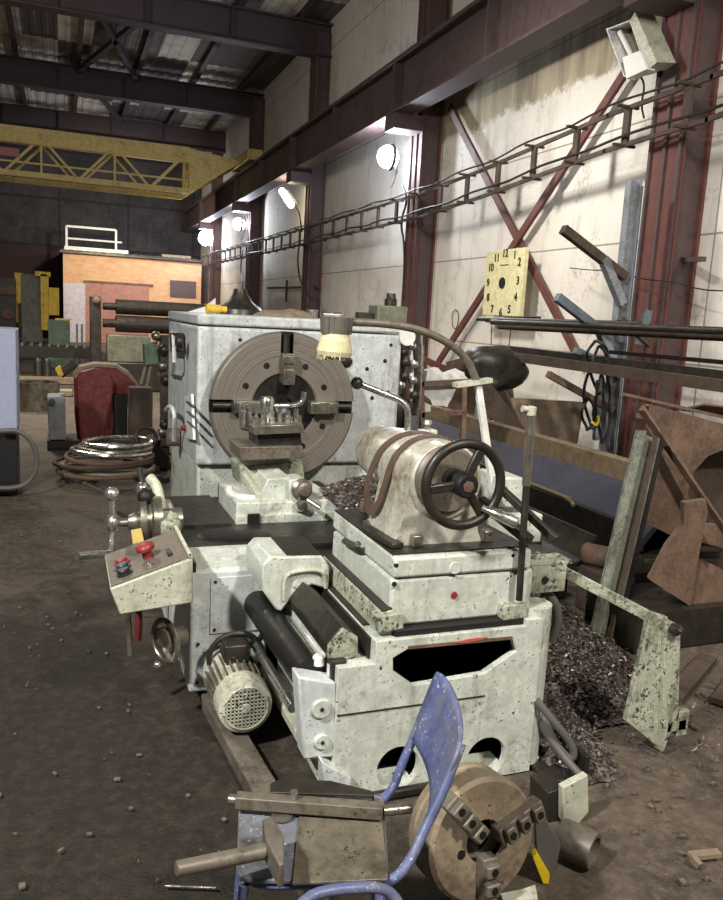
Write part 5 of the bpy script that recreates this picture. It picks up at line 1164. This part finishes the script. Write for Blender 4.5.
for i, (dx, z, r, mt_) in enumerate(hp):
    n_ = ('V',)
    single(MB().torus((hc_.x+dx, hc_.y+dx*.5, z+.03), (.03*math.sin(i*2), .03*math.cos(i*3), 1), r, .022 if i < 4 else .026, 44, 8), 'metal_hoop', mt_, 'hoop number %s from the bottom of the pile of metal hoops' % ('one two three four five six seven'.split()[i]) if i < 6 else 'bright hoop on top of the pile of metal hoops', 'hoop', 'pile of metal hoops')
bl = A(37, 413, Z=0); single(MB().pipe(bl+V((0, .38, 0)), bl+V((0, .38, .46)), .34, .31, 40), 'steel_ring_drum', 'steel', 'short wide steel cylinder standing on the floor near the left edge', 'drum')
RY = 10.0
rm = thing('belt_guard_machine', 'old machine with a rounded red guard plate and grey motor box', 'machine', A(95, 447, Z=0))
gp = [A(*p, Y=RY) for p in ((76, 380), (80, 372), (95, 368), (107, 371), (113, 380), (113, 395), (108, 415), (105, 435), (100, 443), (88, 445), (80, 440), (78, 415))]
g_o = MB().prism(gp, (0, .12, 0)).build('guard', 'red_paint', rm, bevel=.02)
gp2 = [A(*p, Y=RY+.14) for p in ((74, 378), (80, 368), (95, 365), (115, 366), (128, 373), (136, 384), (140, 388), (130, 392), (128, 405), (118, 405), (112, 445), (78, 446), (75, 420))]
MB().prism(gp2, (0, .4, 0)).build('housing', 'red_paint', rm, bevel=.01)
MB().prism([A(*p, Y=RY+.12) for p in ((73, 377), (80, 367), (95, 364), (117, 365), (130, 373), (141, 387), (139, 389), (128, 376), (116, 368), (95, 367), (82, 370), (76, 378))], (0, .44, 0)).build('trim', 'board', rm)
MB().prism([A(*p, Y=RY) for p in ((47, 397), (65, 396), (66, 440), (49, 440))], (0, .4, 0)).build('motor_box', 'blue_grey_steel', rm, bevel=.01)
MB().box((A(47, 440, Y=RY).x, RY, 0), (A(130, 440, Y=RY).x, RY+.55, .1)).build('base', 'oily', rm)
MB().box((A(114, 440, Y=RY).x, RY+.05, .1), (A(128, 440, Y=RY).x, RY+.45, A(114, 395, Y=RY).z)).build('pulley_housing', 'black', rm, bevel=.02)
MB().cyl(A(52, 402, Y=RY-.02), A(52, 402, Y=RY-.05), .04).build('cap', 'dark_steel', rm)
yt = thing('yellow_gripper', 'small yellow-headed tool lying on top of the red guarded machine', 'tool', A(66, 372, Y=RY+.3))
MB().cyl(A(60, 374, Y=RY+.3), A(75, 362, Y=RY+.3), .06).build('body', 'rust_dark', yt); MB().prism([A(*p, Y=RY+.2) for p in ((55, 369), (60, 366), (64, 375), (59, 378))], (0, .15, 0)).build('head', 'machine_yellow', yt, bevel=.01)
pc = A(141, 456, Z=0)
pzt = A(141, 388, Y=pc.y).z; hw_ = .13
single(MB().box((pc.x-hw_, pc.y, 0), (pc.x+hw_, pc.y+.26, pzt)), 'square_post', 'rust_dark', 'brown square steel post standing left of the headstock', 'post', bevel=.01)
# lever machine behind the post
vm = thing('lever_press', 'small oily machine with levers left of the headstock', 'machine', A(155, 455, Z=0))
LY = 8.6
MB().box((A(150, 440, Y=LY).x, LY, 0), (A(170, 440, Y=LY).x, LY+.4, A(160, 440, Y=LY).z)).build('base', 'oily', vm, bevel=.02)
MB().beam(A(166, 445, Y=LY), A(165, 335, Y=LY), .11, .11, up=(0, 1, 0)).build('column', 'rust_dark', vm)
MB().prism([A(*p, Y=LY) for p in ((144, 344), (158, 342), (159, 364), (145, 366))], (0, .2, 0)).build('gear_box', 'machine_green', vm, bevel=.01)
for p, q in (((146, 365), (141, 384)), ((151, 365), (147, 386)), ((156, 340), (170, 336)), ((158, 372), (164, 384))): MB().cyl(A(*p, Y=LY+.05), A(*q, Y=LY+.05), .022).build('lever', 'grey_iron', vm)
for u, v, r in ((156, 336, .05), (164, 350, .06), (162, 366, .05), (166, 380, .055), (165, 425, .06), (162, 432, .05)): MB().ball(A(u, v, Y=LY-.08), r, n=12).build('knob', 'oily' if r > .05 else 'steel', vm)
MB().torus(A(146, 438, Y=LY-.1), (.3, -1, .2), .11, .02, 26, 8).build('handwheel', 'dark_steel', vm)
for i, (u0, v0, u1, v1, mt_) in enumerate(((124, 460, 160, 458, 'dark_steel'), (150, 470, 176, 462, 'rust'), (135, 476, 168, 480, 'oily'), (160, 452, 185, 470, 'red_paint'), (172, 455, 200, 448, 'dark_steel'))):
    single(MB().beam(A(u0, v0, Z=.026), A(u1, v1, Z=.026), .07, .05), 'scrap_bar', mt_, ['dark bar nearest the square post', 'rusty bar crossing the dark one', 'oily bar nearest the carriage handles', 'red bar beside the headstock base', 'dark bar tight against the headstock base'][i]+' in the scrap left of the lathe', 'bar', 'scrap bars left of the headstock')
# three roll bender
BY = 17.0
rbn = thing('roll_bending_machine', 'plate rolling machine with two long dark rolls and olive housing', 'machine', A(125, 375, Y=BY))
for (u, v, r) in ((100, 306, .15), (100, 323, .17)):
    a = A(u+3, v, Y=BY); e_ = MB(); e_.lathe(a, (1, .05, 0), [(0, r*.5), (.25, r*.5), (.25, r), (3.3, r), (3.3, r*.5), (3.5, r*.5)], 28); e_.build('roll', 'dark_steel', rbn)
x0_, x1_ = A(90, 330, Y=BY).x, A(104, 330, Y=BY).x
MB().box((x0_, BY-.15, 0), (x1_-.06, BY+.25, A(95, 296, Y=BY).z)).build('side_frame', 'dark_steel', rbn, bevel=.02)
MB().box((x0_+3.2, BY-.15, 0), (x0_+3.4, BY+.25, A(180, 305, Y=BY).z)).build('side_frame', 'dark_steel', rbn, bevel=.02)
MB().box((A(107, 340, Y=BY).x, BY-.1, A(125, 362, Y=BY).z), (A(150, 340, Y=BY).x, BY+.3, A(125, 335, Y=BY).z)).build('housing', 'olive', rbn, bevel=.02)
MB().box((x0_, BY-.2, 0), (x0_+3.45, BY+.4, A(125, 362, Y=BY).z)).build('base', 'oily', rbn, bevel=.02)
MB().ball(A(97, 301, Y=BY-.15), .09, n=12).build('screw_cap', 'rust', rbn)
cv = thing('roller_conveyor', 'long dark slatted rail table in front of the yellow machine', 'conveyor', V((A(55, 350, Y=19.5).x, 19.9, 0)))
CYv = 19.5
zc0, zc1 = A(60, 358, Y=CYv).z, A(60, 347, Y=CYv).z
xa, xb = A(-10, 350, Y=CYv).x, A(98, 350, Y=CYv).x
for dy in (0, .8): MB().box((xa, CYv+dy, zc0), (xb, CYv+dy+.06, zc1)).build('side_rail', 'oily', cv)
for i in range(12): MB().box((xa+(xb-xa)*(i+.3)/12, CYv, zc1), (xa+(xb-xa)*(i+.6)/12, CYv+.85, zc1+.05)).build('slat', 'grey_iron', cv)
for x in (xa+.2, (xa+xb)/2, xb-.15):
    for dy in (0, .8): MB().box((x, CYv+dy, 0), (x+.08, CYv+dy+.06, zc0)).build('leg', 'oily', cv)
for i, u in enumerate((38, 47)):
    c = A(u, 362, Y=18.6); single(MB().lathe(V((c.x, 18.6, 0)), (0, 0, 1), [(0, .10), (.02, .09), (c.z, .09), (c.z+.06, .07), (c.z+.1, .03)], 18), 'bollard_jack', 'oily', 'squat iron screw jack on the floor under the slatted rail table, %s one' % ('left' if i == 0 else 'right'), 'jack', 'screw jacks')
yb('floor_plank', 'board', 'pale plank on the floor behind the wide steel cylinder', A(18, 378, Z=0).x, A(80, 380, Z=0).x, A(50, 384, Z=0).y, A(50, 384, Z=0).y+.5, 0, .12, 'plank')
yb('floor_plank', 'board', 'pale thick plank on the floor left of the red guarded machine', A(20, 395, Z=0).x, A(72, 395, Z=0).x, A(50, 396, Z=0).y, A(50, 396, Z=0).y+.4, 0, .10, 'plank')
gb = thing('green_cabinet', 'small green machine box behind the slatted rail table', 'cabinet', V((A(60, 340, Y=22.5).x, 22.7, 0)))
GY = 22.5
MB().box((A(48, 330, Y=GY).x, GY, 0), (A(70, 330, Y=GY).x, GY+.5, A(60, 320, Y=GY).z)).build('body', 'machine_green', gb, bevel=.015)
MB().box((A(55, 318, Y=GY).x, GY+.02, A(60, 320, Y=GY).z), (A(72, 318, Y=GY).x, GY+.3, A(60, 320, Y=GY).z+.04)).build('lid', 'machine_yellow', gb)
for u in (76, 81): MB().box((A(u, 330, Y=GY).x, GY, 0), (A(u, 330, Y=GY).x+.05, GY+.05, A(u, 324, Y=GY).z)).build('upright', 'olive', gb)
ymx = thing('yellow_machine', 'tall yellow and dark framed machine at the left edge', 'machine', V((A(25, 340, Y=26).x, 26, 0)))
MY = 26.0
for (u0, v0, u1, v1, mt_, d, nm) in ((15, 273, 22, 303, 'machine_yellow', .3, 'guard'), (35, 272, 50, 276, 'machine_yellow', .5, 'top_plate'), (41, 274, 48, 330, 'machine_yellow', .5, 'frame'), (48, 288, 59, 315, 'machine_yellow', .4, 'guard'), (0, 305, 17, 322, 'machine_yellow', .3, 'frame'), (22, 275, 41, 345, 'olive', .35, 'body'), (-25, 278, 15, 345, 'oily', .7, 'body'), (0, 284, 8, 300, 'machine_green', .0, 'panel'), (-20, 284, 0, 303, 'crane_yellow', .2, 'panel'), (22, 283, 40, 298, 'machine_green', .1, 'panel'), (22, 302, 41, 306, 'olive', .1, 'bar'), (-20, 323, 41, 326, 'rust', .05, 'bar')):
    a = A(u0, v1, Y=MY-d); b = A(u1, v0, Y=MY-d); MB().box((a.x, MY-d, a.z), (b.x, MY+.3, b.z)).build(nm, mt_, ymx, bevel=.01)
for u, v, r in ((10, 291, .14), (3, 291, .12), (8, 314, .16)): MB().lathe(A(u, v, Y=MY-.72), (0, -1, 0), [(0, r), (.08, r), (.1, r*.6)], 20).build('knob', 'rust', ymx)
MB().box((A(-25, 345, Y=MY).x, MY-.4, 0), (A(50, 345, Y=MY).x, MY+.4, A(20, 344, Y=MY).z+.1)).build('base', 'oily', ymx)
# old lumber under the far wall
yb('work_bench', 'oily', 'dark bench along the far wall beneath the brick cabin gate', 1.2, 4.6, 18.0, 18.8, 0, .85, 'bench')

# more clutter seen around the rack and left of the headstock
single(MB().beam((5.45, A(610, 352, X=5.45).y, A(610, 352, X=5.45).z), (5.45, 2.6, A(723, 362, X=5.45).z), .04, .04), 'thin_bar', 'dark_steel', 'thin dark bar between the upper and lower bars of the rack', 'bar')
single(MB().prism([A(*p, Y=7.5) for p in ((497, 392), (505, 391), (528, 445), (520, 450))], (.05, .05, 0)), 'flat_offcut', 'dark_steel', 'narrow dark flat offcut leaning beside the wider slanted one', 'offcut')
single(MB().beam(A(84, 484, Y=6.6), A(118, 500, Y=6.2), .03, .03), 'steel_strip', 'steel', 'thin pale steel strip lying behind the ball handle', 'strip')
